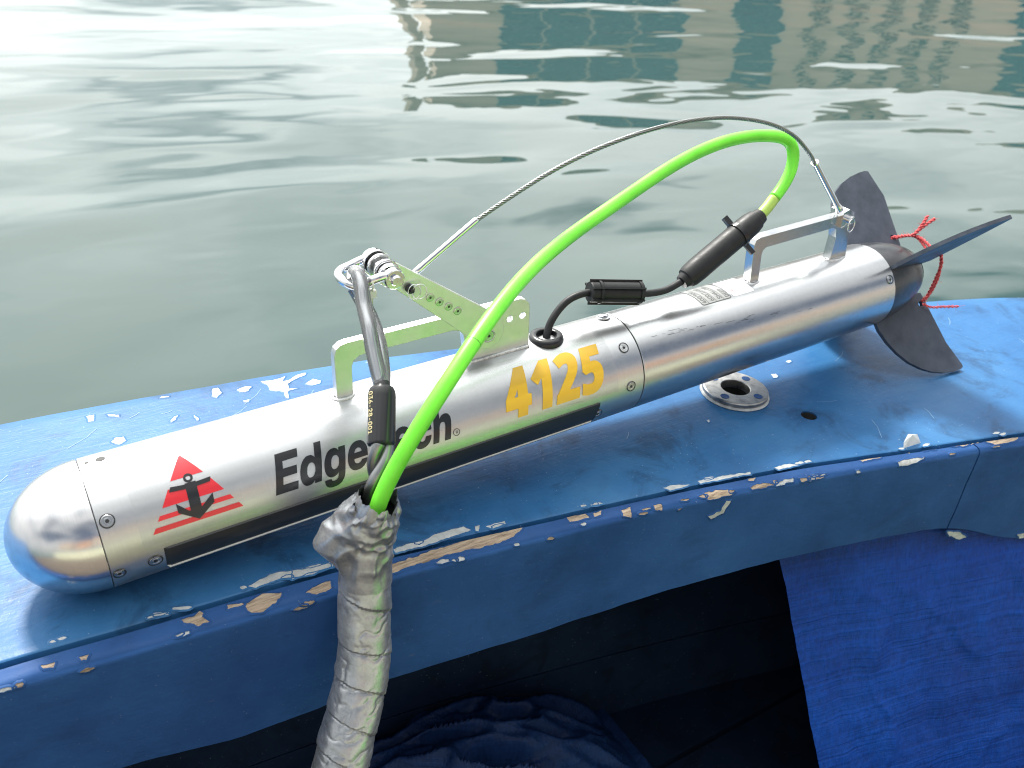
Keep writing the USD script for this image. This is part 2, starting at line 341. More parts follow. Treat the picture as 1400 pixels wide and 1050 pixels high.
def lathe(profile, origin, axis, sides=48):
    """Revolves (along, radius) points about an axis."""
    axis = np.asarray(axis, float) / np.linalg.norm(axis)
    a = np.array([0, 0, 1.0]) if abs(axis[2]) < 0.9 else np.array([1.0, 0, 0])
    u = np.cross(axis, a); u /= np.linalg.norm(u); w = np.cross(axis, u)
    pr = np.asarray(profile, float)
    ang = np.arange(sides) / sides * 2 * pi
    v = np.asarray(origin)[None, None] + pr[:, 0][:, None, None] * axis + pr[:, 1][:, None, None] * (np.cos(ang)[None, :, None] * u + np.sin(ang)[None, :, None] * w)
    n = len(pr); i = np.arange(n - 1)[:, None] * sides; j = np.arange(sides)[None]; k = (j + 1) % sides
    q = np.stack([i + j, i + k, i + sides + k, i + sides + j], -1).reshape(-1, 4)
    f = np.vstack([q[:, [0, 1, 2]], q[:, [0, 2, 3]]])
    t = trimesh.Trimesh(v.reshape(-1, 3), f, process=False)
    t.merge_vertices(digits_vertex=7)
    t.update_faces(t.nondegenerate_faces())
    return t

def plate(poly, y0, y1, frame=F):
    """A plate lying in the towfish's upright plane, from side y0 to y1."""
    t = trimesh.creation.extrude_polygon(poly, y1 - y0, engine="earcut")
    v = np.array(t.vertices)
    w = frame(v[:, 0], v[:, 2] + y0, v[:, 1])
    return trimesh.Trimesh(w, t.faces[:, ::-1], process=False)

def torus_ring(center, axis, rad, r, sides=10, n=40, arc=2 * pi, start=0.0):
    axis = np.asarray(axis, float) / np.linalg.norm(axis)
    a = np.array([0, 0, 1.0]) if abs(axis[2]) < 0.9 else np.array([1.0, 0, 0])
    u = np.cross(axis, a); u /= np.linalg.norm(u); w = np.cross(axis, u)
    t = start + np.linspace(0, arc, n)
    return tube(np.asarray(center) + rad * (np.cos(t)[:, None] * u + np.sin(t)[:, None] * w), r, sides)

def bx(c, size, R3=None):
    b = trimesh.creation.box(size)
    if R3 is not None: b.vertices = b.vertices @ np.asarray(R3)
    b.apply_translation(c)
    return b

FONT = glob.glob("/opt/blender-*/*/datafiles/fonts/Inter.woff2")[0]
def text_poly(text, height, font="Inter", axes=(32, 800), xscale=1.0, px=220, em_cap=0.727):
    """Lettering as a shapely shape: reading along +x from 0, baseline 0, capitals "height" tall."""
    from PIL import Image, ImageDraw, ImageFont
    ft = ImageFont.truetype(FONT.replace("Inter", font), px)
    ft.set_variation_by_axes(list(axes))
    x0, y0, x1, y1 = ft.getbbox(text, anchor="ls")
    im = Image.new("L", (x1 - x0 + 8, y1 - y0 + 8))
    ImageDraw.Draw(im).text((4 - x0, 4 - y0), text, 255, font=ft, anchor="ls")
    on = np.pad(np.asarray(im) > 127, ((0, 0), (1, 1))).astype(np.int8)
    rows, st = np.nonzero(np.diff(on, axis=1) == 1)
    en = np.nonzero(np.diff(on, axis=1) == -1)[1]
    sh = shapely.union_all(shapely.box(st, -rows - 1, en, -rows)).buffer(0.6).buffer(-0.6).simplify(0.8)
    s = height / (px * em_cap)
    return affinity.affine_transform(sh, [s * xscale, 0, 0, s, -4 * s * xscale, (4 - y0) * s])

def polys(sh):
    return [g for g in getattr(sh, "geoms", [sh]) if g.geom_type == "Polygon" and g.area > 1e-10]

def wrap(shape, mapper, strip=0.0025, axis=1):
    """Triangulates a flat shape in narrow strips and bends it with mapper(x, y) -> (points, normals)."""
    vs, fs, k = [], [], 0
    b = shape.bounds
    lo, hi = b[axis], b[axis + 2]
    edges = np.linspace(lo, hi, max(1, int(math.ceil((hi - lo) / strip))) + 1)
    for a, c in zip(edges[:-1], edges[1:]):
        s = sbox(b[0] - 1, a, b[2] + 1, c) if axis == 1 else sbox(a, b[1] - 1, c, b[3] + 1)
        for g in polys(shape.intersection(s)):
            v, f = trimesh.creation.triangulate_polygon(g, engine="earcut")
            vs.append(v); fs.append(np.asarray(f) + k); k += len(v)
    v = np.vstack(vs); f = np.vstack(fs)
    w, n = mapper(v[:, 0], v[:, 1])
    c = np.cross(w[f[:, 1]] - w[f[:, 0]], w[f[:, 2]] - w[f[:, 0]])
    flip = np.einsum("ij,ij->i", c, n[f[:, 0]]) < 0
    f[flip] = f[flip][:, ::-1]
    return (w, f), n

def on_tube(lift):
    """(s, arc) with arc measured upwards along the side that faces the camera, 0 on top."""
    def g(s, arc):
        a = -np.asarray(arc) / R
        n = FU[None] * np.cos(a)[:, None] + np.array([0, -1.0, 0])[None] * np.sin(a)[:, None]
        return F0 + np.asarray(s)[:, None] * FD + n * (R + lift), n
    return g
def ang(deg): return -math.radians(deg) * R       # angle from the top -> arc coordinate

# ------------------------------------------------------------------ water
WATER_Z = -0.60
w = np.array([-60, -30, -14, -6, -2, 2, 6, 14, 30, 60, 120, 400.0])
gx, gy = np.meshgrid(np.concatenate([[-400, -120], w]), np.concatenate([[-400, -120], w]), indexing="ij")
v = np.stack([gx.ravel(), gy.ravel(), np.full(gx.size, WATER_Z)], 1)
nx, ny = gx.shape
i, j = np.meshgrid(np.arange(nx - 1), np.arange(ny - 1), indexing="ij")
q = np.stack([i * ny + j, (i + 1) * ny + j, (i + 1) * ny + j + 1, i * ny + j + 1], -1).reshape(-1, 4)
put("/World/water", (v, q), "water", False)
p = stage.GetPrimAtPath("/World/water")
p.SetCustomDataByKey("label", "calm grey green harbour water with soft ripples beyond the boat"); p.SetCustomDataByKey("category", "water"); p.SetCustomDataByKey("kind", "structure")

# ------------------------------------------------------------------ waterfront across the harbour (seen as reflections)
def facade_frame(a, b):
    a, b = np.array(a, float), np.array(b, float)
    d = (b - a) / np.linalg.norm(b - a); n = np.array([d[1], -d[0]])
    if n @ (np.array([0, 0]) - a) < 0: n = -n
    return a, d, n, np.linalg.norm(b - a)

def fbox(a, d, n, x0, x1, z0, z1, t0, t1):
    """A block on a facade: x along it, t outwards from it, z up."""
    P = []
    for x in (x0, x1):
        for t in (t0, t1):
            for z in (z0, z1):
                P.append([a[0] + d[0] * x + n[0] * t, a[1] + d[1] * x + n[1] * t, z])
    return trimesh.convex.convex_hull(np.array(P))

A0, B0 = (60 * math.sin(math.radians(27.7)), 60 * math.cos(math.radians(27.7))), (86 * math.sin(math.radians(70)), 86 * math.cos(math.radians(70)))
a, d, n, L = facade_frame(A0, B0)
def along(az):
    """Distance along the facade at which the direction az from the boat meets it."""
    r = np.array([math.sin(math.radians(az)), math.cos(math.radians(az))])
    t = np.linalg.solve(np.array([r, -d]).T, a)
    return t[1]
TOP = 10.6
bd = Thing("waterfront_building", "grey waterfront building with teal glazing mirrored in the water", "building", (a[0], a[1], 0))
bd.add("wall", fbox(a, d, n, 0, L, -0.5, TOP, -14, 0), "facade_grey", False)
bd.add("roof_parapet", fbox(a, d, n, -0.2, L + 0.2, TOP, TOP + 0.5, -14.2, 0.25), "facade_grey", False)
def glazing(az0, az1, cols, rows, glass, z0=1.0, z1=TOP - 0.9, gap=0.16):
    x0, x1 = along(az0), along(az1)
    for c in range(cols):
        for r_ in range(rows):
            xa = x0 + (x1 - x0) * (c + gap / 2) / cols; xb = x0 + (x1 - x0) * (c + 1 - gap / 2) / cols
            za = z0 + (z1 - z0) * (r_ + gap / 2) / rows; zb = z0 + (z1 - z0) * (r_ + 1 - gap / 2) / rows
            wn = bd.add("window", fbox(a, d, n, xa - 0.08, xb + 0.08, za - 0.08, zb + 0.08, 0.003, 0.06), "mullion", False)
            bd.add("pane", fbox(a, d, n, xa, xb, za, zb, 0.06, 0.08), glass, False, parent=wn)
glazing(32.2, 43.0, 4, 8, "teal_glass", gap=0.08)
glazing(46.3, 48.7, 1, 8, "teal_glass", gap=0.06)
glazing(50.0, 59.0, 5, 7, "dark_glass", gap=0.5)
glazing(61.0, 65.5, 2, 7, "teal_glass", gap=0.06)
pr = Thing("chimney_stack", "slim grey chimney stack left of the waterfront building, seen mirrored", "chimney", (60 * math.sin(math.radians(26.5)), 60 * math.cos(math.radians(26.5)), WATER_Z))
a2 = np.array(pr.base[:2])
pr.add("shaft", bx((a2[0], a2[1], 5.9), (0.75, 0.75, 12.8)), "facade_grey", False)
pr.add("cap", bx((a2[0], a2[1], 12.4), (0.95, 0.95, 0.25)), "mullion", False)

# shore behind the photographer, mirrored in the metal
q0 = Thing("quay_wall", "low stone quay wall along the shore behind the boat", "quay", (0, -34, WATER_Z))
q0.add("wall", bx((0, -36, 0.1), (150, 4, 1.3)), "quay_stone", False)
for k, (x, wd, h, mt) in enumerate([(-30, 14, 7, "facade_tan"), (-12, 12, 5.5, "facade_orange"), (4, 15, 8, "facade_tan"), (24, 16, 6, "facade_orange"), (45, 18, 8, "facade_tan")]):
    sb = Thing("shore_house", ["tan shore house at the far left end of the quay", "low orange shore house second along the quay", "tall tan shore house in the middle of the quay", "wide orange shore house beside the tall tan one", "broad tan shore house at the right end of the quay"][k], "house", (x, -40, 0.7), "houses along the quay")
    sb.add("wall", bx((x, -42, 0.7 + h / 2), (wd, 8, h)), mt, False)
    sb.add("roof", trimesh.convex.convex_hull([(x + sx * (wd / 2 + .4), -42 + sy * 4.4, .7 + h) for sx in (-1, 1) for sy in (-1, 1)] + [(x - wd / 2, -42, 2.7 + h), (x + wd / 2, -42, 2.7 + h)]), "facade_orange", False)
    for c in range(4):
        for r_ in range(2):
            sb.add("window", bx((x - wd * .36 + c * wd * .24, -37.96, 2.2 + r_ * 2.4), (1.2, 0.1, 1.4)), "dark_glass", False)

# ------------------------------------------------------------------ the wooden boat
GX = [-2.4, -1.2, -0.5, -0.074, 0.007, 0.148, 0.206, 0.301, 0.443, 0.593, 0.737, 0.871, 1.1, 1.4, 2.0, 2.6]
GY = [-0.03, -0.03, -0.045, -0.056, -0.061, -0.069, -0.0755, -0.0885, -0.109, -0.136, -0.171, -0.2035, -0.268, -0.365, -0.60, -0.88]
EY = [-0.05, -0.052, -0.066, -0.0775, -0.0848, -0.0945, -0.0995, -0.1105, -0.1285, -0.1560, -0.1885, -0.2195, -0.284, -0.381, -0.616, -0.896]
FX = [-2.4, -1.2, -0.5, -0.043, 0.043, 0.2, 0.288, 0.409, 0.7, 1.079, 1.17, 1.228, 1.4, 2.0, 2.6]
FY = [0.20, 0.24, 0.247, 0.243, 0.240, 0.229, 0.221, 0.203, 0.150, 0.060, 0.034, 0.012, -0.05, -0.31, -0.62]
BX_, BZ = [-2.4, -0.2, -0.009, 0.076, 0.12, 0.184, 0.297, 0.446, 0.653, 0.776, 0.93, 2.6], [-0.10, -0.108, -0.115, -0.126, -0.125, -0.117, -0.117, -0.110, -0.102, -0.103, -0.145, -0.16]
from scipy.interpolate import PchipInterpolator as PI
gy_, ey_, fy_, bz_ = PI(GX, GY), PI(GX, EY), PI(FX, FY), PI(BX_, BZ)

boat = Thing("wooden_boat", "blue painted wooden boat side deck with chipped coaming edge", "boat", (0.4, 0.0, WATER_Z))
xs_ = np.unique(np.concatenate([np.linspace(-2.4, -0.3, 40), np.linspace(-0.3, 1.35, 260), np.linspace(1.35, 2.6, 40)]))
def wob(x, sc, amp, seed): return amp * (meshkit.fbm(np.stack([x * sc, x * 0 + 3.3, x * 0 + seed * 7.7], -1), 4, seed) - 0.5) * 2
yi = gy_(xs_) + wob(xs_, 22, 0.0009, 1); yo = fy_(xs_) + wob(xs_, 16, 0.0016, 2)
# deck plank as a closed solid with rounded outer edge
T = 26
tt = np.linspace(0, 1, T)
ring = []
for x, a0, b0 in zip(xs_, yi, yo):
    top = [(x, a0 + 0.0008, -0.0012)] + [(x, a0 + 0.0022 + (b0 - 0.006 - a0 - 0.0022) * t, 0.0) for t in tt] + [(x, b0 - 0.002, -0.0018), (x, b0, -0.006), (x, b0 - 0.001, -0.024)]
    bot = [(x, a0 + 0.0005, -0.024)]
    ring.append(top + bot)
ring = np.array(ring); K = ring.shape[1]
tops = (ring[..., 2] == 0)
und = 0.0006 * (meshkit.fbm(np.stack([ring[..., 0] * 7, ring[..., 1] * 7, ring[..., 0] * 0], -1), 3, 5) - 0.5) * 2
ring[..., 2] += np.where(tops, und, 0)
nn = len(xs_)
i, j = np.meshgrid(np.arange(nn - 1), np.arange(K), indexing="ij"); k = (j + 1) % K
q = np.stack([i * K + j, (i + 1) * K + j, (i + 1) * K + k, i * K + k], -1).reshape(-1, 4)
f = np.vstack([q[:, [0, 1, 2]], q[:, [0, 2, 3]]])
vv = ring.reshape(-1, 3)
c0, c1 = len(vv), len(vv) + 1
vv = np.vstack([vv, ring[0].mean(0), ring[-1].mean(0)])
jj = np.arange(K); kk = (jj + 1) % K
f = np.vstack([f, np.stack([np.full(K, c0), jj, kk], 1), np.stack([np.full(K, c1), (nn - 1) * K + kk, (nn - 1) * K + jj], 1)])
tm = trimesh.Trimesh(vv, f, process=False); trimesh.repair.fix_normals(tm)
man = m3.Manifold(m3.Mesh(np.asarray(tm.vertices, np.float32), np.asarray(tm.faces, np.uint32)))
HOLE, FLANGE = (0.6772, -0.0776), (0.6347, -0.0096)
for (hx, hy), r_ in ((HOLE, 0.0085), (FLANGE, 0.0155)):
    cyl_ = m3.Manifold.cylinder(0.08, r_, r_, 28).translate((hx, hy, -0.04))
    man = man - cyl_
boat.add("side_deck", man, "deck_blue", 30)
boat.add("hole_lining", lathe([(-0.022, 0.0), (-0.022, 0.0081), (-0.0015, 0.0082)], (*HOLE, 0), (0, 0, 1), 24), "socket_dark", True)
boat.add("hole_lining", lathe([(-0.028, 0.0), (-0.028, 0.0146), (-0.001, 0.0148)], (*FLANGE, 0), (0, 0, 1), 24), "socket_dark", True)

def c_gap(x): return gy_(x) - 0.0028 + wob(x, 25, 0.0008, 11)
def c_edge(x): return ey_(x) + 0.0025 + wob(x, 30, 0.0010, 12)
def c_top(x): return -0.0018 + wob(x, 14, 0.0009, 14)
def c_rad(x): return 0.0065 + wob(x, 35, 0.0025, 15)
def c_face(x, z): return 0.0008 * (meshkit.fbm(np.stack([x * 18, z * 40, x * 0 + 3], -1), 3, 11) - 0.5) * 2
def coaming(xa, xb, name):
    x = np.linspace(xa, xb, int((xb - xa) / 0.006) + 2)
    g, e, b, zt, rr_ = c_gap(x), c_edge(x), bz_(x) + wob(x, 20, 0.0022, 13), c_top(x), c_rad(x)
    prof = [np.stack([x, g, b * 0 - 0.03], 1), np.stack([x, g, zt - 0.0015], 1), np.stack([x, g - 0.0012, zt], 1)]
    for t in np.linspace(0.2, 1, 4): prof.append(np.stack([x, g - 0.0012 + (e + rr_ - g + 0.0012) * t, zt - 0.0006 * t], 1))
    for t in np.linspace(0.2, 1, 5) * pi / 2: prof.append(np.stack([x, e + rr_ - rr_ * np.sin(t), zt - 0.0006 - rr_ * (1 - np.cos(t))], 1))
    for t in np.linspace(0.08, 1, 10):
        z = zt - 0.0006 - rr_ + (b - zt + rr_) * t
        prof.append(np.stack([x, e + c_face(x, z) * min(1, 4 * t), z], 1))
    prof.append(np.stack([x, e + 0.004, b - 0.003], 1)); prof.append(np.stack([x, e + 0.034, b - 0.001], 1)); prof.append(np.stack([x, e + 0.034, b * 0 - 0.03], 1))
    V = np.stack(prof, 1); n_, k_ = V.shape[:2]
    i, j = np.meshgrid(np.arange(n_ - 1), np.arange(k_), indexing="ij"); k2 = (j + 1) % k_
    q = np.stack([i * k_ + j, i * k_ + k2, (i + 1) * k_ + k2, (i + 1) * k_ + j], -1).reshape(-1, 4)
    f = np.vstack([q[:, [0, 1, 2]], q[:, [0, 2, 3]]])
    vv = np.vstack([V.reshape(-1, 3), V[0].mean(0), V[-1].mean(0)])
    jj = np.arange(k_); kk = (jj + 1) % k_
    f = np.vstack([f, np.stack([np.full(k_, n_ * k_), kk, jj], 1), np.stack([np.full(k_, n_ * k_ + 1), (n_ - 1) * k_ + jj, (n_ - 1) * k_ + kk], 1)])
    t = trimesh.Trimesh(vv, f, process=False); trimesh.repair.fix_normals(t)
    return boat.add(name, t, "coaming_blue", 40)
coaming(-2.4, 0.7992, "coaming_board")
coaming(0.8012, 2.6, "coaming_board")

# flaked paint: thin ragged patches lying on the deck or the coaming
def ragged(pts, seed, amp=0.0011, freq=260):
    P = max(polys(Polygon(pts).buffer(0.00025)), key=lambda g: g.area)
    ring = np.array(P.segmentize(0.0012).exterior.coords)[:-1]
    n1 = meshkit.fbm(np.stack([ring[:, 0] * freq, ring[:, 1] * freq, ring[:, 0] * 0 + seed], -1), 3, seed) - 0.5
    n2 = meshkit.fbm(np.stack([ring[:, 0] * freq, ring[:, 1] * freq, ring[:, 0] * 0 + seed + 50], -1), 3, seed + 9) - 0.5
    q = Polygon(ring + np.stack([n1, n2], 1) * 2 * amp * 1.5).buffer(0)
    return max(polys(q), key=lambda g: g.area) if polys(q) else q
def onto_deck(lift):
    return lambda x, y: (np.stack([x, y, np.full_like(x, lift) + 0.0006 * (meshkit.fbm(np.stack([x * 7, y * 7, x * 0], -1), 3, 5) - 0.5) * 2], 1), np.tile([0, 0, 1.0], (len(x), 1)))
def onto_coaming(lift):
    """(x, u): u metres from the inner edge of the coaming, across its top, round the corner and down the face."""
    def g(x, u):
        y0, e, zt, r_ = gy_(x) - 0.0040, c_edge(x), c_top(x), c_rad(x)
        w_ = np.maximum(y0 - e - r_, 1e-4)
        w0 = y0 - ey_(x) - 0.0090                       # patches were measured against a plain corner of 6.5 mm
        u = np.where(u < w0, u / w0 * w_, np.where(u < w0 + 0.0102, w_ + (u - w0) / 0.0102 * r_ * pi / 2, w_ + r_ * pi / 2 + u - w0 - 0.0102))
        c = np.clip(u, 0, w_)
        th = np.clip((u - w_) / r_, 0, pi / 2)
        dn = np.clip(u - w_ - r_ * pi / 2, 0, None)
        y = y0 - c - r_ * np.sin(th); z = zt - 0.0006 * c / w_ - r_ * (1 - np.cos(th)) - dn
        y = y + c_face(x, z) * np.clip(dn * 40, 0, 1)
        nrm = np.stack([x * 0, -np.sin(th), np.cos(th)], 1)
        return np.stack([x, y, z], 1) + nrm * lift, nrm
    return g
def paint_rim(poly, mapper, mat, parent, high=0.0004, wide=0.0016):
    """The lifted rim of the paint film round a flaked patch."""
    ring = np.array(poly.exterior.segmentize(0.0016).coords)[:-1]
    if not poly.exterior.is_ccw: ring = ring[::-1]
    t = np.roll(ring, -1, 0) - np.roll(ring, 1, 0); t /= np.maximum(np.linalg.norm(t, axis=1), 1e-9)[:, None]
    out = ring + np.stack([t[:, 1], -t[:, 0]], 1) * wide
    rows = [mapper(0.0)(ring[:, 0], ring[:, 1])[0], mapper(high)(ring[:, 0], ring[:, 1])[0], mapper(high * 0.75)(*(ring * .5 + out * .5).T)[0], mapper(0.00004)(out[:, 0], out[:, 1])[0]]
    n_ = len(ring); V = np.vstack(rows); j = np.arange(n_); k = (j + 1) % n_
    f = np.vstack([np.vstack([np.stack([r_ * n_ + j, (r_ + 1) * n_ + j, (r_ + 1) * n_ + k], 1), np.stack([r_ * n_ + j, (r_ + 1) * n_ + k, r_ * n_ + k], 1)]) for r_ in range(3)])
    c = np.cross(V[f[:, 1]] - V[f[:, 0]], V[f[:, 2]] - V[f[:, 0]]).sum(0)
    boat.add("paint_edge", (V, f), mat, 50, parent=parent)
def deck_patch(pts, mat, seed, amp=0.0011, name="paint_chip", lift=0.00025):
    sh = ragged(pts, seed, amp)
    if sh.is_empty or sh.area < 5e-7: return
    me, nm = wrap(sh, onto_deck(lift), 0.02)
    p_ = boat.add(name, me, mat, normals=nm)
    if sh.area > 6e-6: paint_rim(sh, onto_deck, 'deck_blue', p_)
def coam_patch(pts, mat, seed, amp=0.0009, name="bare_wood_patch", lift=0.0004):
    """pts in (x, metres from the gap edge over the rounded corner)."""
    sh = ragged(pts, seed, amp)
    if sh.is_empty or sh.area < 5e-7: return
    me, nm = wrap(sh, onto_coaming(lift), 0.0016)
    p_ = boat.add(name, me, mat, normals=nm)
    if sh.area > 6e-6: paint_rim(sh, onto_coaming, 'coaming_blue', p_, 0.0008)
def blob(cx, cy, rx, ry, rot=0.0, k=14, seed=0):
    r_ = np.random.default_rng(seed + 100); t = np.arange(k) / k * 2 * pi
    q = 0.7 + 0.5 * r_.random(k)
    x, y = np.cos(t) * rx * q, np.sin(t) * ry * q
    return np.stack([cx + x * math.cos(rot) - y * math.sin(rot), cy + x * math.sin(rot) + y * math.cos(rot)], 1)
for k_, (mt_, pts_) in enumerate((
    ('white_primer', [(0.1897, 0.2172), (0.1991, 0.2140), (0.2069, 0.2147), (0.2140, 0.2169), (0.2085, 0.2087), (0.2143, 0.2072), (0.2273, 0.2147), (0.2363, 0.2145), (0.2339, 0.2117), (0.2222, 0.2079), (0.2113, 0.2023), (0.2089, 0.1920), (0.2168, 0.1895), (0.2066, 0.1890), (0.2036, 0.1754), (0.2009, 0.1766), (0.2030, 0.1896), (0.1969, 0.1934), (0.1924, 0.1980), (0.1932, 0.2078)]),
    ('white_primer', [(0.1420, 0.2222), (0.1469, 0.2225), (0.1470, 0.2109), (0.1408, 0.2054), (0.1379, 0.2101)]),
    ('white_primer', [(0.1633, 0.2111), (0.1734, 0.2147), (0.1768, 0.2101), (0.1715, 0.2049), (0.1646, 0.2060)]),
    ('white_primer', [(0.2276, 0.1950), (0.2373, 0.2001), (0.2440, 0.1939), (0.2408, 0.1891), (0.2330, 0.1889)]),
    ('white_primer', [(0.1629, 0.1890), (0.1677, 0.1892), (0.1661, 0.1856), (0.1627, 0.1862)]),
    ('grey_primer', [(0.0261, 0.2200), (0.0320, 0.2208), (0.0298, 0.2106), (0.0260, 0.2102)]),
    ('white_primer', [(0.0428, 0.2168), (0.0523, 0.2115), (0.0517, 0.2086), (0.0432, 0.2134)]),
    ('white_primer', [(0.0913, 0.1817), (0.0964, 0.1875), (0.1000, 0.1886), (0.0965, 0.1834), (0.0917, 0.1798)]),
    ('white_primer', [(0.1132, 0.1816), (0.1144, 0.1810), (0.1150, 0.1734), (0.1135, 0.1742)]),
    ('white_primer', [(0.0382, 0.1699), (0.0419, 0.1748), (0.0483, 0.1739), (0.0490, 0.1673), (0.0436, 0.1627), (0.0397, 0.1654)]),
    ('white_primer', [(0.7044, 0.0023), (0.7110, 0.0014), (0.7088, -0.0028), (0.7046, -0.0054), (0.7016, -0.0036)]),
    ('white_primer', [(0.7467, 0.0185), (0.7516, 0.0182), (0.7516, 0.0149), (0.7469, 0.0138), (0.7447, 0.0159)]),
    ('white_primer', [(0.5678, -0.0384), (0.5709, -0.0381), (0.5699, -0.0408), (0.5674, -0.0412)]),
    ('grey_primer', [(0.2006, -0.0716), (0.2122, -0.0710), (0.2264, -0.0732), (0.2383, -0.0702), (0.2537, -0.0711), (0.2639, -0.0722), (0.2662, -0.0786), (0.2498, -0.0783), (0.2238, -0.0784), (0.2097, -0.0762), (0.1998, -0.0761)]),
    ('grey_primer', [(0.1222, -0.0591), (0.1353, -0.0605), (0.1526, -0.0632), (0.1510, -0.0684), (0.1330, -0.0663), (0.1193, -0.0672)]),
    ('grey_primer', [(0.0882, -0.0608), (0.1066, -0.0551), (0.1224, -0.0586), (0.1352, -0.0629), (0.1497, -0.0635), (0.1494, -0.0679), (0.1331, -0.0685), (0.1097, -0.0623), (0.0926, -0.0639)]),
    ('grey_primer', [(0.2724, -0.0764), (0.2765, -0.0764), (0.2718, -0.0829), (0.2701, -0.0813)]),
    ('grey_primer', [(0.2809, -0.0806), (0.2975, -0.0807), (0.2967, -0.0844), (0.2836, -0.0852)]),
    ('grey_primer', [(0.4516, -0.1061), (0.4638, -0.1065), (0.4765, -0.1130), (0.4678, -0.1127), (0.4551, -0.1112)]),
    ('grey_primer', [(0.4877, -0.1119), (0.5161, -0.1168), (0.5436, -0.1233), (0.5415, -0.1255), (0.5126, -0.1204), (0.4875, -0.1157)]),
    ('grey_primer', [(0.5716, -0.1285), (0.5896, -0.1301), (0.5963, -0.1357), (0.5850, -0.1344), (0.5729, -0.1323)]),
    ('grey_primer', [(0.1232, 0.0208), (0.1454, 0.0136), (0.1475, 0.0105), (0.1248, 0.0164)]),
)):
    deck_patch(pts_, mt_, k_, 0.0008)
for k_, (mt_, pts_) in enumerate((
    ('raw_wood', [(0.1895, 0.0080), (0.2055, 0.0055), (0.2260, 0.0025), (0.2565, 0.0000), (0.2815, 0.0000), (0.3075, 0.0000), (0.3060, 0.0015), (0.2935, 0.0085), (0.2725, 0.0115), (0.2510, 0.0100), (0.2260, 0.0115), (0.2020, 0.0130), (0.1865, 0.0150)]),
    ('raw_wood', [(0.4825, 0.0085), (0.4960, 0.0070), (0.5135, 0.0100), (0.5090, 0.0135), (0.4840, 0.0135)]),
    ('raw_wood', [(0.5300, 0.0105), (0.5440, 0.0095), (0.5550, 0.0125), (0.5435, 0.0130), (0.5320, 0.0125)]),
    ('grey_primer', [(0.5590, 0.0105), (0.5785, 0.0100), (0.5770, 0.0125), (0.5575, 0.0135)]),
    ('raw_wood', [(0.5845, 0.0115), (0.6130, 0.0110), (0.6105, 0.0135), (0.5850, 0.0145)]),
    ('raw_wood', [(0.6625, 0.0000), (0.6870, 0.0000), (0.6875, 0.0005), (0.6630, 0.0025)]),
    ('grey_primer', [(0.6980, 0.0090), (0.7300, 0.0075), (0.7205, 0.0120), (0.7110, 0.0135), (0.6985, 0.0135)]),
    ('raw_wood', [(0.7100, 0.0000), (0.7210, 0.0000), (0.7215, 0.0000), (0.7110, 0.0000)]),
    ('raw_wood', [(0.7370, 0.0000), (0.7530, 0.0000), (0.7510, 0.0000), (0.7380, 0.0000)]),
    ('raw_wood', [(0.7725, 0.0000), (0.7955, 0.0000), (0.7870, 0.0020), (0.7755, 0.0000)]),
    ('raw_wood', [(0.8155, 0.0000), (0.8330, 0.0000), (0.8585, 0.0000), (0.8520, 0.0040), (0.8220, 0.0065)]),
    ('raw_wood', [(0.7960, 0.0000), (0.8075, 0.0000), (0.8065, 0.0000), (0.7975, 0.0000)]),
    ('grey_primer', [(0.4875, 0.0315), (0.4995, 0.0290), (0.5035, 0.0180), (0.5085, 0.0200), (0.5030, 0.0330), (0.4910, 0.0355)]),
    ('raw_wood', [(0.5360, 0.0010), (0.5435, 0.0005), (0.5390, 0.0055), (0.5345, 0.0040)]),
    ('raw_wood', [(0.0810, 0.0075), (0.0955, 0.0015), (0.1075, 0.0060), (0.1045, 0.0120), (0.0905, 0.0170), (0.0810, 0.0150)]),
    ('raw_wood', [(0.0690, 0.0025), (0.0790, 0.0045), (0.0805, 0.0075), (0.0690, 0.0065)]),
    ('raw_wood', [(0.0375, 0.0025), (0.0460, 0.0030), (0.0505, 0.0000), (0.0520, 0.0035), (0.0500, 0.0065), (0.0535, 0.0120), (0.0470, 0.0130), (0.0380, 0.0060)]),
    ('raw_wood', [(0.1235, 0.0120), (0.1375, 0.0075), (0.1440, 0.0085), (0.1415, 0.0150), (0.1310, 0.0165)]),
    ('raw_wood', [(-0.0285, 0.0085), (-0.0230, 0.0090), (-0.0255, 0.0125), (-0.0280, 0.0120)]),
    ('raw_wood', [(-0.0510, 0.0070), (-0.0435, 0.0090), (-0.0450, 0.0120), (-0.0505, 0.0105)]),
    ('raw_wood', [(0.3495, 0.0000), (0.3665, 0.0010), (0.3685, 0.0060), (0.3490, 0.0065)]),
    ('raw_wood', [(0.3990, 0.0055), (0.4085, 0.0045), (0.4035, 0.0140), (0.3965, 0.0115)]),
    ('raw_wood', [(0.4290, 0.0085), (0.4360, 0.0085), (0.4355, 0.0135), (0.4285, 0.0130)]),
    ('raw_wood', [(0.3740, 0.0020), (0.3815, 0.0020), (0.3785, 0.0060), (0.3720, 0.0060)]),
    ('grey_primer', [(0.8015, 0.1165), (0.8195, 0.1215), (0.8345, 0.1320), (0.8240, 0.1325), (0.8085, 0.1250)]),
    ('grey_primer', [(0.9085, 0.1420), (0.9190, 0.1410), (0.9225, 0.1485), (0.9150, 0.1490)]),
)):
    coam_patch(pts_, mt_, 40 + k_, 0.0009, 'bare_wood_patch' if mt_ == 'raw_wood' else 'primer_patch')
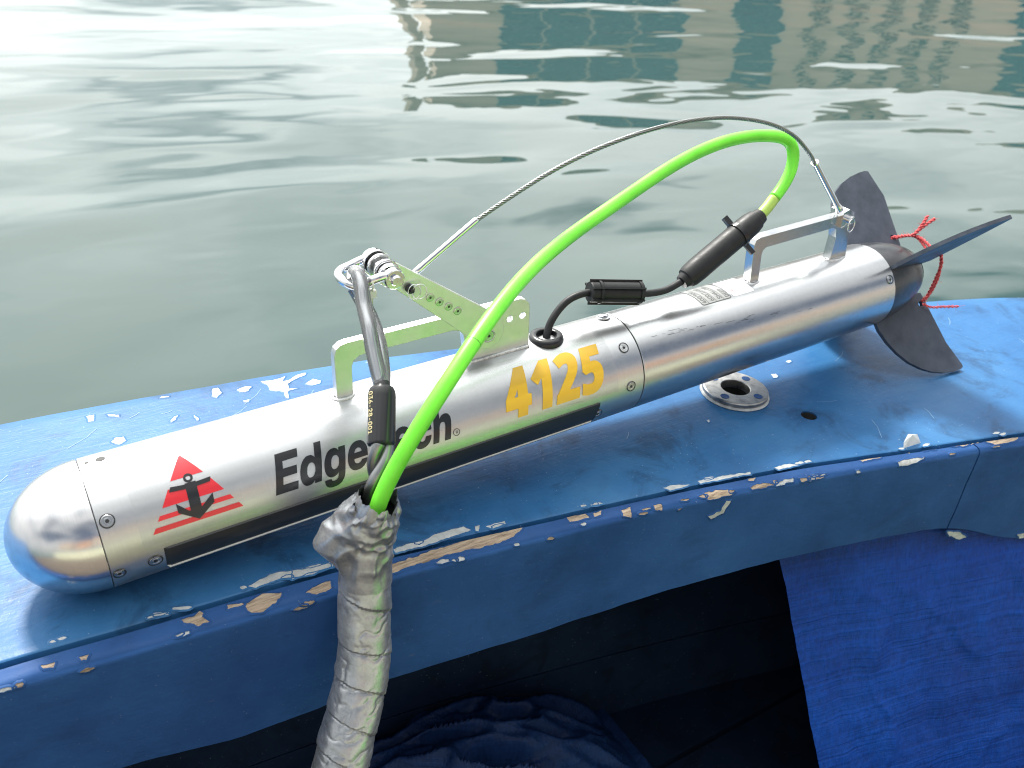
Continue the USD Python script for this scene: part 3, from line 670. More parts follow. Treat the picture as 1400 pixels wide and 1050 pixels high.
for k_ in range(46):      # pale scratches in the deck paint
    x_, t_ = rng.uniform(-0.2, 1.15), rng.uniform(0.06, 0.94); y_ = float(gy_(x_) + (fy_(x_) - gy_(x_)) * t_); a_ = rng.normal(0.6, 0.5); l_ = rng.uniform(0.004, 0.022)
    me_, nm_ = wrap(LineString([(x_, y_), (x_ + l_ * math.cos(a_), y_ + l_ * math.sin(a_)), (x_ + 1.6 * l_ * math.cos(a_ + .1), y_ + 1.6 * l_ * math.sin(a_ + .1))]).buffer(rng.uniform(0.00012, 0.0003)), onto_deck(0.00035), 0.02)
    boat.add("scratch", me_, "scratch_blue", normals=nm_)
for k_ in range(34):      # little flakes along the seam and the outer edge
    x_ = rng.uniform(-0.15, 1.25); out_ = k_ % 5 == 0
    y_ = float(fy_(x_) - rng.uniform(0.004, 0.012)) if out_ else float(gy_(x_) + rng.uniform(0.002, 0.006))
    deck_patch(blob(x_, y_, rng.uniform(0.0015, 0.006), rng.uniform(0.0008, 0.0018), rng.normal(-0.15, 0.1), seed=k_), "white_primer" if out_ else "grey_primer", 200 + k_, 0.0005)
for k_ in range(40):
    x_ = rng.uniform(-0.15, 1.2); u_ = abs(rng.normal(0, 0.004)) + float(gy_(x_) - 0.0040 - ey_(x_)) - 0.006
    coam_patch(blob(x_, u_, rng.uniform(0.0015, 0.006), rng.uniform(0.0006, 0.0016), seed=300 + k_), "raw_wood" if k_ % 2 else "grey_primer", 300 + k_, 0.0005, "edge_chip")
curl = trimesh.convex.convex_hull(np.array([(0.7190, -0.1645, 0.0005), (0.7450, -0.1660, 0.0005), (0.7420, -0.1610, 0.009), (0.7280, -0.1590, 0.012), (0.7200, -0.1620, 0.006), (0.7300, -0.1625, 0.0125)]))
boat.add("paint_flake", curl, "white_primer", False, label="curled white paint flake standing on the seam at right")


# inside of the hull, below the deck
def strip_mesh(fa, fb, xa, xb, nx_=80, nt=14):
    x = np.linspace(xa, xb, nx_); t = np.linspace(0, 1, nt)
    A, B = np.array([fa(q) for q in x]), np.array([fb(q) for q in x])
    V = A[:, None] * (1 - t)[None, :, None] + B[:, None] * t[None, :, None]
    i, j = np.meshgrid(np.arange(nx_ - 1), np.arange(nt - 1), indexing="ij")
    q = np.stack([i * nt + j, (i + 1) * nt + j, (i + 1) * nt + j + 1, i * nt + j + 1], -1).reshape(-1, 4)
    return V.reshape(-1, 3), q
FLOOR = -0.54
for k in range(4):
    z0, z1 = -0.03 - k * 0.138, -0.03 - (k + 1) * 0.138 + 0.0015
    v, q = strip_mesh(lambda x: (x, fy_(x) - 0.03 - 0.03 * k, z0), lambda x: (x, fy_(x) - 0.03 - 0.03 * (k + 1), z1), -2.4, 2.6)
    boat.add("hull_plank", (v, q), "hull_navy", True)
v, q = strip_mesh(lambda x: (x, fy_(x) - 0.003, -0.024), lambda x: (x, fy_(x) - 0.10, WATER_Z - 0.25), -2.4, 2.6)
boat.add("hull_side", (v, q), "hull_outer", True)
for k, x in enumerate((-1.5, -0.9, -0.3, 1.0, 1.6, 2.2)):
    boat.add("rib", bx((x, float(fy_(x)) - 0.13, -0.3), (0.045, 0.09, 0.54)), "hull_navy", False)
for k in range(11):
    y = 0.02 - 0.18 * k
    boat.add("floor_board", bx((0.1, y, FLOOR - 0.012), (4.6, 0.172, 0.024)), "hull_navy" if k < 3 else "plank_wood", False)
boat.add("gunwale", bx((0.1, -1.98, -0.02), (4.6, 0.16, 0.04)), "deck_blue", False, label="plain gunwale on the opposite side of the boat")
boat.add("hull_side", bx((0.1, -2.03, -0.35), (4.6, 0.03, 0.66)), "hull_outer", False)
boat.add("hull_lining", bx((0.1, -1.925, -0.32), (4.6, 0.03, 0.52)), "cream_paint", False)

# tarpaulins
def cloth(fn, nu, nv):
    u, v = np.meshgrid(np.linspace(0, 1, nu), np.linspace(0, 1, nv), indexing="ij")
    P = fn(u, v)
    i, j = np.meshgrid(np.arange(nu - 1), np.arange(nv - 1), indexing="ij")
    q = np.stack([i * nv + j, (i + 1) * nv + j, (i + 1) * nv + j + 1, i * nv + j + 1], -1).reshape(-1, 4)
    return P.reshape(-1, 3), q
def hang(u, v):
    z = -0.088 - 0.50 * v
    x = 0.598 + 0.095 * v + (1.75 - 0.6) * u ** 1.3
    x = x + 0.004 * np.sin(v * 9)
    y = ey_(np.clip(x, -2, 2.5)) + 0.028 - 0.075 * np.sin(np.clip(v * 1.4, 0, 1) * pi / 2) - 0.10 * v ** 2
    fold = 0.010 * (meshkit.fbm(np.stack([x * 9, z * 4 + x * 3, x * 0], -1), 4, 21) - 0.5) * 2 * np.clip(v * 5, 0, 1)
    crease = 0.0025 * np.exp(-np.abs(meshkit.fbm(np.stack([x * 7 + z * 2, z * 6, x * 0 + 4], -1), 3, 25) - 0.5) / 0.03)
    fold = fold - crease * np.clip(v * 5, 0, 1)
    fine = 0.0025 * (meshkit.fbm(np.stack([x * 40, z * 28, x * 0], -1), 3, 22) - 0.5) * 2 * np.clip(v * 5, 0, 1)
    return np.stack([x, y + fold + fine, z], -1)
t1 = Thing("blue_tarpaulin", "bright royal blue woven tarpaulin hanging below the coaming at lower right", "tarpaulin", (0.9, -0.25, FLOOR))
t1.add("sheet", cloth(hang, 240, 110), "blue_tarpaulin", True)
def heap(u, v):
    x = 0.12 + 0.46 * u; y = -0.16 + 0.30 * v
    prof = np.sin(np.clip(u * 1.04, 0, 1) * pi) ** 0.7 * np.sin(v * pi) ** 0.6
    rid = 1 - np.abs(meshkit.fbm(np.stack([x * 9 + y * 17, y * 8 - x * 4, x * 0], -1), 3, 41) - 0.5) * 3.2
    z = FLOOR + 0.01 + 0.085 * prof * (0.6 + 0.9 * rid) + 0.004 * meshkit.fbm(np.stack([x * 70, y * 70, x * 0], -1), 3, 44)
    return np.stack([x, y, z], -1)
t2 = Thing("tarpaulin_heap", "dull blue crumpled tarpaulin heap in the dark bottom of the boat", "tarpaulin", (0.35, -0.02, FLOOR))
t2.add("sheet", cloth(heap, 150, 120), "dull_blue_tarpaulin", True)
def gtarp(u, v):
    x = 0.25 + 0.95 * u; y = -0.76 - 0.44 * v
    z = FLOOR + 0.03 + 0.05 * (meshkit.fbm(np.stack([x * 5, y * 5, x * 0], -1), 4, 61) - 0.3) * np.sin(np.clip(u, 0.001, .999) * pi) ** .4
    return np.stack([x, y, z], -1)
t3 = Thing("green_tarpaulin", "bright green tarpaulin spread over the sunlit boat floor", "tarpaulin", (0.7, -0.95, FLOOR))
t3.add("sheet", cloth(gtarp, 90, 70), "green_tarpaulin", True)
ck = []
for k in range(26):
    rad = 0.11 + 0.07 * rng.random(); zc = -0.47 + 0.08 * rng.random(); t = np.linspace(0, 2 * pi, 40, endpoint=False) + k
    ck.append(np.stack([0.72 + 0.01 * rng.normal() + rad * np.cos(t), -0.98 + 0.01 * rng.normal() + rad * np.sin(t), zc + 0.012 * np.sin(t * 2 + k)], 1))
cl = Thing("cable_coil", "coil of bright green cable lying on the boat floor", "cable", (0.72, -0.98, -0.5))
cl.add("loops", tube(np.vstack(ck), 0.006, 8), "green_jacket", True)

# ------------------------------------------------------------------ deck flange
fl = Thing("deck_flange", "round grey steel flange with a centre hole, screwed flat onto the deck beneath the towfish", "flange", (*FLANGE, 0))
fl.add("sealant_ring", lathe([(0.0002, 0.0375), (0.0022, 0.0368), (0.0022, 0.030)], (*FLANGE, 0.0006), (0, 0, 1), 48), "grey_primer", 30)
fl.add("plate", lathe([(0.0015, 0.0355), (0.0066, 0.0355), (0.0074, 0.0347), (0.0076, 0.034), (0.0076, 0.0165), (0.0070, 0.0157), (-0.006, 0.0152)], (*FLANGE, 0), (0, 0, 1), 64), "flange_steel", 30)
for k in range(4):
    t = math.radians(20 + 90 * k)
    c = (FLANGE[0] + 0.0262 * math.cos(t), FLANGE[1] + 0.0262 * math.sin(t), 0.0077)
    fl.add("screw", lathe([(0.0, 0.0048), (0.0002, 0.0046), (-0.0001, 0.0026), (0.0, 0.0)], c, (0, 0, 1), 20), "coaming_blue", 30)

# ------------------------------------------------------------------ the towfish
fish = Thing("sonar_towfish", "silver torpedo shaped sonar towfish with dark tail fins lying on the deck", "towfish", (0.4, 0, 0))
S = 96
def body(profile, mat, name, label=None, sides=S, smooth=30):
    return fish.add(name, lathe(profile, F0, FD, sides), mat, smooth, label=label)
NL = 0.0560
nose = [(-NL * math.cos(t), R * math.sin(t)) for t in np.linspace(0, pi / 2, 40)]
body(nose + [(0.0004, R), (0.0006, R - 0.0006), (0.0006, R - 0.004)], "polished_nose", "nose_cap")
body([(0.0009, R - 0.004), (0.0009, R - 0.0005), (0.0013, R), (0.2, R), (0.4616, R), (0.4621, R - 0.0005), (0.4621, R - 0.004)], "brushed_aluminium", "front_tube")
body([(0.4631, R - 0.004), (0.4631, R - 0.0004), (0.4635, R), (0.6, R), (0.8145, R), (0.8150, R - 0.0006), (0.8150, R - 0.004)], "turned_rear_aluminium", "rear_tube")
body([(0.8152, 0.040), (0.8152, 0.0466), (0.822, 0.0464), (0.836, 0.0452), (0.852, 0.0425), (0.866, 0.0388), (0.880, 0.0340), (0.886, 0.0312), (0.888, 0.0290), (0.8885, 0.0262), (0.894, 0.0262), (0.896, 0.0245), (0.8965, 0.019), (0.893, 0.017), (0.893, 0.0)], "tail_plastic", "tail_cone", smooth=24)

def xsec(s, r_, a):     # point on the tube's surface frame at angle a (degrees from the top towards the camera)
    t = math.radians(a); return F(s, -r_ * math.sin(t), r_ * math.cos(t)), FU * math.cos(t) + np.array([0, -1, 0]) * math.sin(t)

fin_out = np.array([(0.8165, 0.043), (0.8172, 0.056), (0.8215, 0.072), (0.829, 0.087), (0.840, 0.1015), (0.854, 0.1130), (0.870, 0.1215), (0.888, 0.1272), (0.906, 0.1300), (0.917, 0.1305), (0.922, 0.1290), (0.9225, 0.1260), (0.916, 0.095), (0.9105, 0.060), (0.9075, 0.040), (0.9055, 0.030), (0.884, 0.026), (0.84, 0.030)])
for k, (a_, dx) in enumerate(((-46, -0.0135), (42.4, -0.004), (138, 0.006), (-136, 0.0))):
    P = fin_out.copy(); P[2:12, 0] += dx * np.clip(np.arange(1, 11) / 4, 0, 1)
    sh = Polygon(P).difference(Point(0.8985, 0.0425).buffer(0.0035))
    t = trimesh.creation.extrude_polygon(sh, 0.0042, engine="earcut")
    v = np.array(t.vertices); th = math.radians(a_)
    rd = FU * math.cos(th) + np.array([0, -1, 0]) * math.sin(th); tg = np.cross(FD, rd)
    # edges thinned towards the rim
    wv = F0 + v[:, :1] * FD + v[:, 1:2] * rd + (v[:, 2:3] - 0.0021) * tg
    fish.add("fin", trimesh.Trimesh(wv, t.faces, process=False), "fin_plastic", 30)

def disc_screw(s, a_, r_=0.0042, name="screw", socket=0.0014, lift=0.0002):
    c, nn_ = xsec(s, R, a_)
    p_ = fish.add(name, lathe([(0.0, r_ + 0.0006), (lift, r_ + 0.0004), (lift, r_), (lift + 0.0003, r_ - 0.0003), (lift + 0.0003, r_ * 0.62), (lift + 0.0001, r_ * 0.58), (lift + 0.0003, r_ * 0.52), (lift + 0.0003, 0.0)], c, nn_, 28), "screw_steel", 30)
    fish.add("hex_socket", lathe([(lift + 0.0005, socket), (lift + 0.0005, 0.0)], c, nn_, 6), "socket_dark", False, parent=p_)
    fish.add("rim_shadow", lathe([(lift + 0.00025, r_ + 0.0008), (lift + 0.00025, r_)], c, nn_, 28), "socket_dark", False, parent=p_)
for s, a_ in ((0.0075, 53.6), (0.4472, 40.8), (0.4470, 85.0), (0.8075, 56.9)): disc_screw(s, a_)
disc_screw(0.006, 105, 0.0036); disc_screw(0.0297, 104, 0.0044)
disc_screw(0.4135, 110, 0.0042)
for s, a_, r_ in ((0.0153, -8.2, 0.0032), (0.0063, -8.5, 0.0013), (0.8135, -11, 0.0012)):
    c, nn_ = xsec(s, R, a_)
    fish.add("hole", lathe([(0.0002, r_), (0.0002, 0.0)], c, nn_, 20), "socket_dark", False)
c, nn_ = xsec(0.452, R, -9)
p_ = fish.add("button_screw", lathe([(0, 0.0065), (0.0012, 0.0065), (0.0014, 0.0048), (0.0026, 0.0044), (0.0036, 0.0032), (0.0039, 0.0018), (0.0032, 0.0016), (0.0032, 0)], c, nn_, 28), "screw_steel", 30, label="domed socket screw on top of the front tube")

# black transducer bar low on the side, with a pale lower lip
def arcbar(s0, s1, a0, a1, r0, r1, chamfer):
    ss = np.array([s0, s0 + chamfer, s1 - chamfer, s1]); lift = np.array([r0, r1, r1, r0])
    aa = np.linspace(a0, a1, 12); t = np.radians(aa)
    ring = [(a0, r0)] + [(q, None) for q in np.linspace(a0 + 1.2, a1 - 0.5, 12)] + [(a1, r0)]
    V = []
    for s, lf in zip(ss, lift):
        for q, rad in ring:
            rr_ = r0 if rad is not None else lf
            x = math.radians(q); V.append(F(s, -rr_ * math.sin(x), rr_ * math.cos(x)))
    k_ = len(ring); V = np.array(V)
    i, j = np.meshgrid(np.arange(3), np.arange(k_ - 1), indexing="ij")
    q = np.stack([i * k_ + j, (i + 1) * k_ + j, (i + 1) * k_ + j + 1, i * k_ + j + 1], -1).reshape(-1, 4)
    return V, q
fish.add("transducer", arcbar(0.0355, 0.4145, 92.0, 119.0, R - 0.0004, R + 0.0012, 0.004), "transducer_black", 30)
fish.add("transducer_lip", arcbar(0.0365, 0.4105, 118.6, 121.2, R - 0.0004, R + 0.0019, 0.002), "transducer_edge", 30)
fish.add("transducer", (lambda vq: (vq[0] * np.array([1, -1, 1]), vq[1][:, ::-1]))(arcbar(0.0355, 0.4145, 92.0, 119.0, R - 0.0004, R + 0.0012, 0.004)), "transducer_black", 30)

# decals
def decal(sh, mat, name, lift=0.00022, label=None, parent=None, strip=0.002):
    me, nm = wrap(sh, on_tube(lift), strip)
    return fish.add(name, me, mat, normals=nm, label=label, parent=parent)
film = sbox(0.0243, ang(86), 0.4325, ang(15)).buffer(0)
decal(film, "clear_film", "clear_film", 0.0001)
ta = ang(15.6)
def tri_x(a_):      # half width of the triangular emblem at an angle
    q = (a_ - 15.6) / (76.6 - 15.6); return 0.0634 - q * 0.0312, 0.0634 + q * 0.0310
def band(a0, a1):
    l0, r0 = tri_x(a0); l1, r1 = tri_x(a1)
    return Polygon([(l0, ang(a0)), (r0, ang(a0)), (r1, ang(a1)), (l1, ang(a1))])
lg = decal(band(15.7, 37.6), "vinyl_red", "emblem")
for a0, a1 in ((43.9, 57.1), (62.8, 66.8), (71.9, 76.6)):
    decal(band(a0, a1), "vinyl_red", "band", parent=lg)
def Q(*pts): return Polygon([(s, ang(a_)) for s, a_ in pts]).buffer(0)
anchor = Point(0.0638, ang(39.0)).buffer(0.0032).difference(Point(0.0638, ang(39.0)).buffer(0.0016))
anchor = anchor.union(Q((0.0509, 42.4), (0.0640, 44.3), (0.0782, 43.3), (0.0770, 47.1), (0.0640, 47.9), (0.0492, 46.3)))
anchor = anchor.union(Q((0.0604, 43.0), (0.0679, 43.0), (0.0670, 68.0), (0.0594, 68.0)))
anchor = anchor.union(Q((0.0512, 56.8), (0.0583, 65.6), (0.0663, 66.4), (0.0764, 56.9), (0.0760, 64.8), (0.0638, 75.2), (0.0512, 65.0)))
decal(anchor, "vinyl_black", "anchor", 0.00045, parent=lg)
tp = text_poly("EdgeTech", 0.0292, "Inter", (32, 780), 1.0)
tp = affinity.affine_transform(tp.buffer(0.0002, join_style=2), [0.1456 / tp.bounds[2], 0.222, 0, 1, 0, 0])      # a bold oblique face
decal(affinity.translate(tp, 0.1169, ang(77.0)), "vinyl_black", "lettering", 0.0003)
tr_ = text_poly("R", 0.0024, "Inter", (32, 500))
cc = Point(0.2685, ang(72.5))
decal(cc.buffer(0.0031).difference(cc.buffer(0.0026)).union(affinity.translate(tr_, 0.2677, ang(72.5) - 0.0012)), "vinyl_black", "registered_mark", 0.0003)
tn = text_poly("4125", 0.0408, "NotoSansTamil-VariableFont_wdth,wght", (900, 62), 1.0, em_cap=0.714)
tn = affinity.affine_transform(tn.buffer(0.0008, join_style=2), [0.1005 / tn.bounds[2], 0.205, 0, 1, 0, 0])
decal(affinity.translate(tn, 0.3142, ang(77.4)), "vinyl_yellow", "number", 0.0003)
# grey mode label and white maker's label on top of the rear tube (read from the tail)
lab = sbox(0.5545, ang(19.4), 0.5928, ang(-24)).buffer(-0.003).buffer(0.003)
lb = decal(lab, "label_grey", "mode_label", 0.0001)
lines = lab.difference(lab.buffer(-0.0008))
for x in (0.5632, 0.5730, 0.5828): lines = lines.union(sbox(x - 0.00025, ang(19.0), x + 0.00025, ang(-23)))
decal(lines, "print_grey", "ruling", 0.0002, parent=lb)
for x, tx in ((0.5892, "DEEP"), (0.5795, "SHALLOW"), (0.5697, "600/1600"), (0.5599, "400/900")):
    tt_ = text_poly(tx, 0.0050, "Inter", (14, 600), 0.82)
    tt_ = affinity.rotate(tt_, 90, origin=(0, 0))          # runs up over the top of the tube
    tt_ = affinity.translate(tt_, x + 0.0022, ang(16.5))
    decal(tt_, "print_grey", "print", 0.0002, parent=lb)
wl = sbox(0.5958, ang(18.6), 0.6235, ang(-20)).buffer(-0.001).buffer(0.001)
wb = decal(wl, "label_white", "white_label", 0.0001)
decal(Polygon([(0.5990, ang(9.5)), (0.6020, ang(9.5)), (0.6005, ang(5.6))]).buffer(0), "vinyl_red", "mark", 0.0002, parent=wb)
for x, a0, a1 in ((0.6165, 12, -2), (0.6125, 3, -9), (0.6085, 1, -12), (0.6045, 0, -10), (0.6005, -1, -14)):
    st = [sbox(x, ang(q), x + 0.0010, ang(q - 1.5)) for q in np.arange(a0, a1, -2.1)]
    decal(shapely.union_all(st), "print_grey", "print_line", 0.0002, parent=wb)
# scuffs on the rear tube
sc = []
for k in range(34):
    t = rng.random(); s = 0.465 + 0.22 * t; a_ = 38 + 24 * t ** 1.3 + rng.normal() * 2.0; ln = 0.002 + 0.009 * rng.random()
    sc.append(LineString([(s, ang(a_)), (s + ln, ang(a_ + ln * 70))]).buffer(0.00009 + 0.00016 * rng.random()))
decal(shapely.union_all(sc), "scuff_dark", "scratch", 0.00012)

fine = []
for k in range(40):
    s0, a_, ln = rng.uniform(-0.0, 0.8), rng.uniform(-10, 85), rng.uniform(0.004, 0.03)
    if 0.44 < s0 < 0.47: continue
    fine.append(LineString([(s0, ang(a_)), (s0 + ln, ang(a_ + rng.normal() * 2.5))]).buffer(0.00007))
decal(shapely.union_all([g.intersection(sbox(0.002, -1, 0.46, 1).union(sbox(0.464, -1, 0.813, 1))) for g in fine]), "screw_steel", "scratch", 0.00006)
# front tow bracket: welded frame plate, its cutout handle, bolted arm
fo = Polygon([(0.1862, 0.0465), (0.1866, 0.086), (0.1885, 0.0915), (0.1925, 0.0945), (0.198, 0.0953), (0.3020, 0.0953), (0.352, 0.0953), (0.3575, 0.0935), (0.3612, 0.089), (0.3622, 0.084), (0.3622, 0.0470)])
fi = Polygon([(0.1990, 0.03), (0.2000, 0.0735), (0.2018, 0.0785), (0.2065, 0.0815), (0.2110, 0.0820), (0.2880, 0.0820), (0.2945, 0.080), (0.2982, 0.075), (0.2990, 0.069), (0.3000, 0.060), (0.3020, 0.052), (0.305, 0.0505), (0.305, 0.03)])
fp = fo.difference(fi)
for x, u in ((0.3425, 0.0788), (0.3552, 0.0790), (0.3255, 0.0800)): fp = fp.difference(Point(x, u).buffer(0.0030))
fr = fish.add("tow_bracket", plate(fp, -0.0035, 0.0035), "plate_aluminium", 20)
wbd = np.array([F(s, -0.0044, 0.0478) for s in np.linspace(0.304, 0.362, 60)])
fish.add("weld", tube(wbd, 0.0016, 10, True, lambda r_, t, a_: r_ * (1 + 0.28 * np.sin(t * 190) + 0 * a_)), "weld_bead", True)
for s0 in (0.1925,):
    fish.add("weld", tube(np.array([F(s0 + 0.0085 * math.cos(t), 0.0052 * math.sin(t), 0.0472) for t in np.linspace(0, 2 * pi, 40)]), 0.0018, 8), "weld_bead", True)
arm = Polygon([(0.2300, 0.1575), (0.2350, 0.1565), (0.3225, 0.0925), (0.3320, 0.0830), (0.3335, 0.0720), (0.3290, 0.0635), (0.3190, 0.0595), (0.3090, 0.0625), (0.2959, 0.0790), (0.2406, 0.1300), (0.2255, 0.1425), (0.2215, 0.1490), (0.2235, 0.1555)])
for x, u in ((0.2485, 0.1318),): arm = arm.difference(Point(x, u).buffer(0.0034))
arm_m = fish.add("bracket_arm", plate(arm, -0.0090, -0.0042), "plate_aluminium", 20)
def side_disc(s, u, y, r_, h, mat, name, parent=None, socket=None, sides=28):
    c = F(s, y, u)
    p_ = fish.add(name, lathe([(0, r_), (h * 0.8, r_), (h, r_ * 0.93), (h, r_ * 0.62), (h * 0.8, r_ * 0.58), (h, r_ * 0.52), (h, 0)], c, (0, -1, 0), sides), mat, 30, parent=parent)
    if socket: fish.add("hex_socket", lathe([(h + 0.0001, socket), (h + 0.0001, 0)], c, (0, -1, 0), 6), "socket_dark", False, parent=p_ if parent is None else None)
for s, u in ((0.2653, 0.1199), (0.2733, 0.1141), (0.2813, 0.1083), (0.2893, 0.1023)):
    side_disc(s, u, -0.0090, 0.0035, 0.0007, "screw_steel", "shear_screw", None, 0.0011)
fish.add("pivot_ring", torus_ring(F(0.3187, -0.0094, 0.0718), (0, -1, 0), 0.0052, 0.0008), "screw_steel", True)
side_disc(0.3187, 0.0718, -0.0088, 0.0046, 0.001, "screw_steel", "pivot_bolt", None, 0.0014)
fish.add("release_pin", lathe([(-0.002, 0.0032), (0.004, 0.0032), (0.0045, 0.0026), (0.0045, 0.0016), (0.007, 0.0015), (0.0075, 0)], F(0.2475, -0.009, 0.1320), (0, -1, 0), 24), "socket_dark", 30)
fish.add("split_ring", torus_ring(F(0.2500, -0.0135, 0.1302), (0.15, -1, 0.2), 0.0056, 0.00045, 8, 48), "bright_steel", True)
fish.add("split_ring", torus_ring(F(0.2540, -0.0140, 0.1296), (-0.1, -1, 0.1), 0.0058, 0.00045, 8, 48), "bright_steel", True)

# rubber cable gland
fish.add("cable_gland", lathe([(-0.004, 0.0150), (0.0012, 0.0155), (0.0040, 0.0146), (0.0052, 0.0120), (0.0050, 0.0096), (0.0035, 0.0084), (-0.003, 0.0080)], F(0.3835, 0, R - 0.001), FU, 48), "black_urethane", True)

# rear handle of square bar
rh = [(0.6335, 0.040), (0.6300, 0.0830), (0.6310, 0.0880), (0.6355, 0.0905)]
bar = Polygon([(0.6270, 0.0455), (0.6225, 0.0895), (0.6245, 0.0950), (0.6295, 0.0965), (0.7540, 0.0985), (0.7640, 0.0950), (0.7640, 0.0860), (0.7690, 0.0460), (0.7440, 0.0460), (0.7452, 0.0740), (0.7420, 0.0840), (0.7360, 0.0862), (0.6400, 0.0842), (0.6362, 0.0815), (0.6355, 0.0770), (0.6385, 0.0455)])
fish.add("rear_handle", plate(bar, -0.0050, 0.0050), "satin_steel", 20)
for s0, w_ in ((0.6325, 0.0085), (0.7565, 0.0150)):
    fish.add("weld", tube(np.array([F(s0 + w_ * math.cos(t), 0.0066 * math.sin(t), 0.0468 + 0.0004 * math.cos(t * 2)) for t in np.linspace(0, 2 * pi, 40)]), 0.0017, 8), "weld_bead", True)
fish.add("hinge_block", plate(Polygon([(0.7440, 0.0860), (0.7620, 0.0860), (0.7640, 0.0900), (0.7600, 0.1010), (0.7520, 0.1050), (0.7440, 0.1030)]), -0.0085, 0.0085), "bright_steel", 20)
fish.add("hinge_pin", lathe([(-0.013, 0.0042), (0.0125, 0.0042), (0.0135, 0.0034), (0.0135, 0)], F(0.7535, 0, 0.0945), (0, -1, 0), 24), "bright_steel", 30)
fish.add("split_ring", torus_ring(F(0.7530, -0.0140, 0.0895), (0.2, -1, 0.1), 0.0068, 0.0006, 8, 48), "bright_steel", True)

# ------------------------------------------------------------------ wire safety rope with swaged ends
wp = [F(s, 0.0, u) for s, u in ((0.3060, 0.1690), (0.3424, 0.1853), (0.3757, 0.1985), (0.4102, 0.2087), (0.4462, 0.2160), (0.4838, 0.2208), (0.5239, 0.2222), (0.5670, 0.2190), (0.6144, 0.2085), (0.6521, 0.1925), (0.6800, 0.1715), (0.6935, 0.1575))]
wp = spline(wp, 24)
rope = Thing("wire_rope", "thin twisted steel wire rope arching over the towfish from bracket to rear handle", "wire rope", wp[0])
seg = np.linalg.norm(np.diff(wp, axis=0), axis=1); cum = np.concatenate([[0], np.cumsum(seg)])
dense = np.stack([np.interp(np.linspace(0, cum[-1], 420), cum, wp[:, c]) for c in range(3)], 1)
T_, U_, V_ = frames(dense); al = np.linspace(0, cum[-1], 420)
for k in range(6):
    t = al / 0.022 * 2 * pi + k * pi / 3
    rope.add("strand", tube(dense + 0.0013 * (np.cos(t)[:, None] * U_ + np.sin(t)[:, None] * V_), 0.00062, 6), "wire_steel", True)
rope.add("core", tube(dense, 0.0010, 6), "scuff_dark", True)
A, B = F(0.2560, 0.004, 0.1345), F(0.3115, 0.0, 0.1720)
dd = (B - A) / np.linalg.norm(B - A); LL = np.linalg.norm(B - A)
rope.add("swage_sleeve", lathe([(0.0, 0.0024), (0.006, 0.0030), (0.010, 0.0030), (0.014, 0.0027), (LL - 0.001, 0.0026), (LL, 0.0020), (LL, 0)], A, dd, 20), "bright_steel", 30)
rope.add("swage_eye", torus_ring(F(0.2525, 0.004, 0.1335), (0, 1, 0), 0.0048, 0.0020, 10, 30), "bright_steel", True)
A, B = F(0.7505, 0, 0.0985), F(0.6905, 0, 0.1615)
dd = (B - A) / np.linalg.norm(B - A); LL = np.linalg.norm(B - A)
rope.add("swage_sleeve", lathe([(0.0, 0.0046), (0.008, 0.0044), (0.012, 0.0036), (0.016, 0.0031), (LL - 0.002, 0.0031), (LL - 0.0015, 0.0040), (LL, 0.0038), (LL, 0)], A, dd, 20), "bright_steel", 30)

# ------------------------------------------------------------------ bow shackle at the arm's upper end
sh = Thing("bow_shackle", "polished steel bow shackle with stacked washers pinned to the bracket arm", "shackle", F(0.2283, 0, 0.151))
PIN = (0.2290, 0.1500)
bow = [F(0.2300, 0.0105, 0.1540), F(0.2210, 0.0120, 0.1525), F(0.2111, 0.0120, 0.1500), F(0.2010, 0.0080, 0.1495), F(0.1962, -0.0010, 0.1497), F(0.1985, -0.0105, 0.1475), F(0.2060, -0.0165, 0.1465), F(0.2155, -0.0210, 0.1515), F(0.2235, -0.0226, 0.1530), F(0.2290, -0.0230, 0.1500)]
sh.add("bow", tube(spline(bow, 8), 0.0033, 16), "bright_steel", True)
for y0, y1, r_ in ((0.0150, 0.0080, 0.0092), (-0.0200, -0.0260, 0.0078)):
    sh.add("eye", lathe([(0, r_ - 0.0008), (0.0008, r_), (y0 - y1 - 0.0008, r_), (y0 - y1, r_ - 0.0008), (y0 - y1, 0.0)], F(PIN[0], y0, PIN[1]), (0, -1, 0), 32), "bright_steel", 30)
sh.add("pin", lathe([(0, 0.0042), (0.0445, 0.0042), (0.046, 0.0032), (0.046, 0)], F(PIN[0], 0.017, PIN[1]), (0, -1, 0), 24), "bright_steel", 30)
for y, r_, h in ((0.0070, 0.0108, 0.0022), (0.0020, 0.0098, 0.0030), (-0.0100, 0.0100, 0.0020), (-0.0130, 0.0082, 0.0022), (-0.0165, 0.0090, 0.0020)):
    sh.add("washer", lathe([(0, 0.0044), (0, r_ - 0.0004), (0.0004, r_), (h - 0.0004, r_), (h, r_ - 0.0004), (h, 0.0044)], F(PIN[0], y, PIN[1]), (0, -1, 0), 32), "satin_steel" if y in (0.0020, -0.0130) else "bright_steel", 30)

# white nylon tie hanging under the shackle
zt = Thing("nylon_tie", "short white nylon cable tie hanging under the shackle", "cable tie", F(0.209, -0.020, 0.138))
zt.add("head", bx(F(0.2120, -0.021, 0.1410), (0.0062, 0.0050, 0.0056)), "nylon_white", False)
zt.add("tail", bx(F(0.2120, -0.021, 0.1325), (0.0018, 0.0010, 0.0125)), "nylon_white", False)
zt.add("loop", torus_ring(F(0.2115, -0.0195, 0.1480), (1, 0.3, 0), 0.0046, 0.0007, 8, 30), "nylon_white", True)

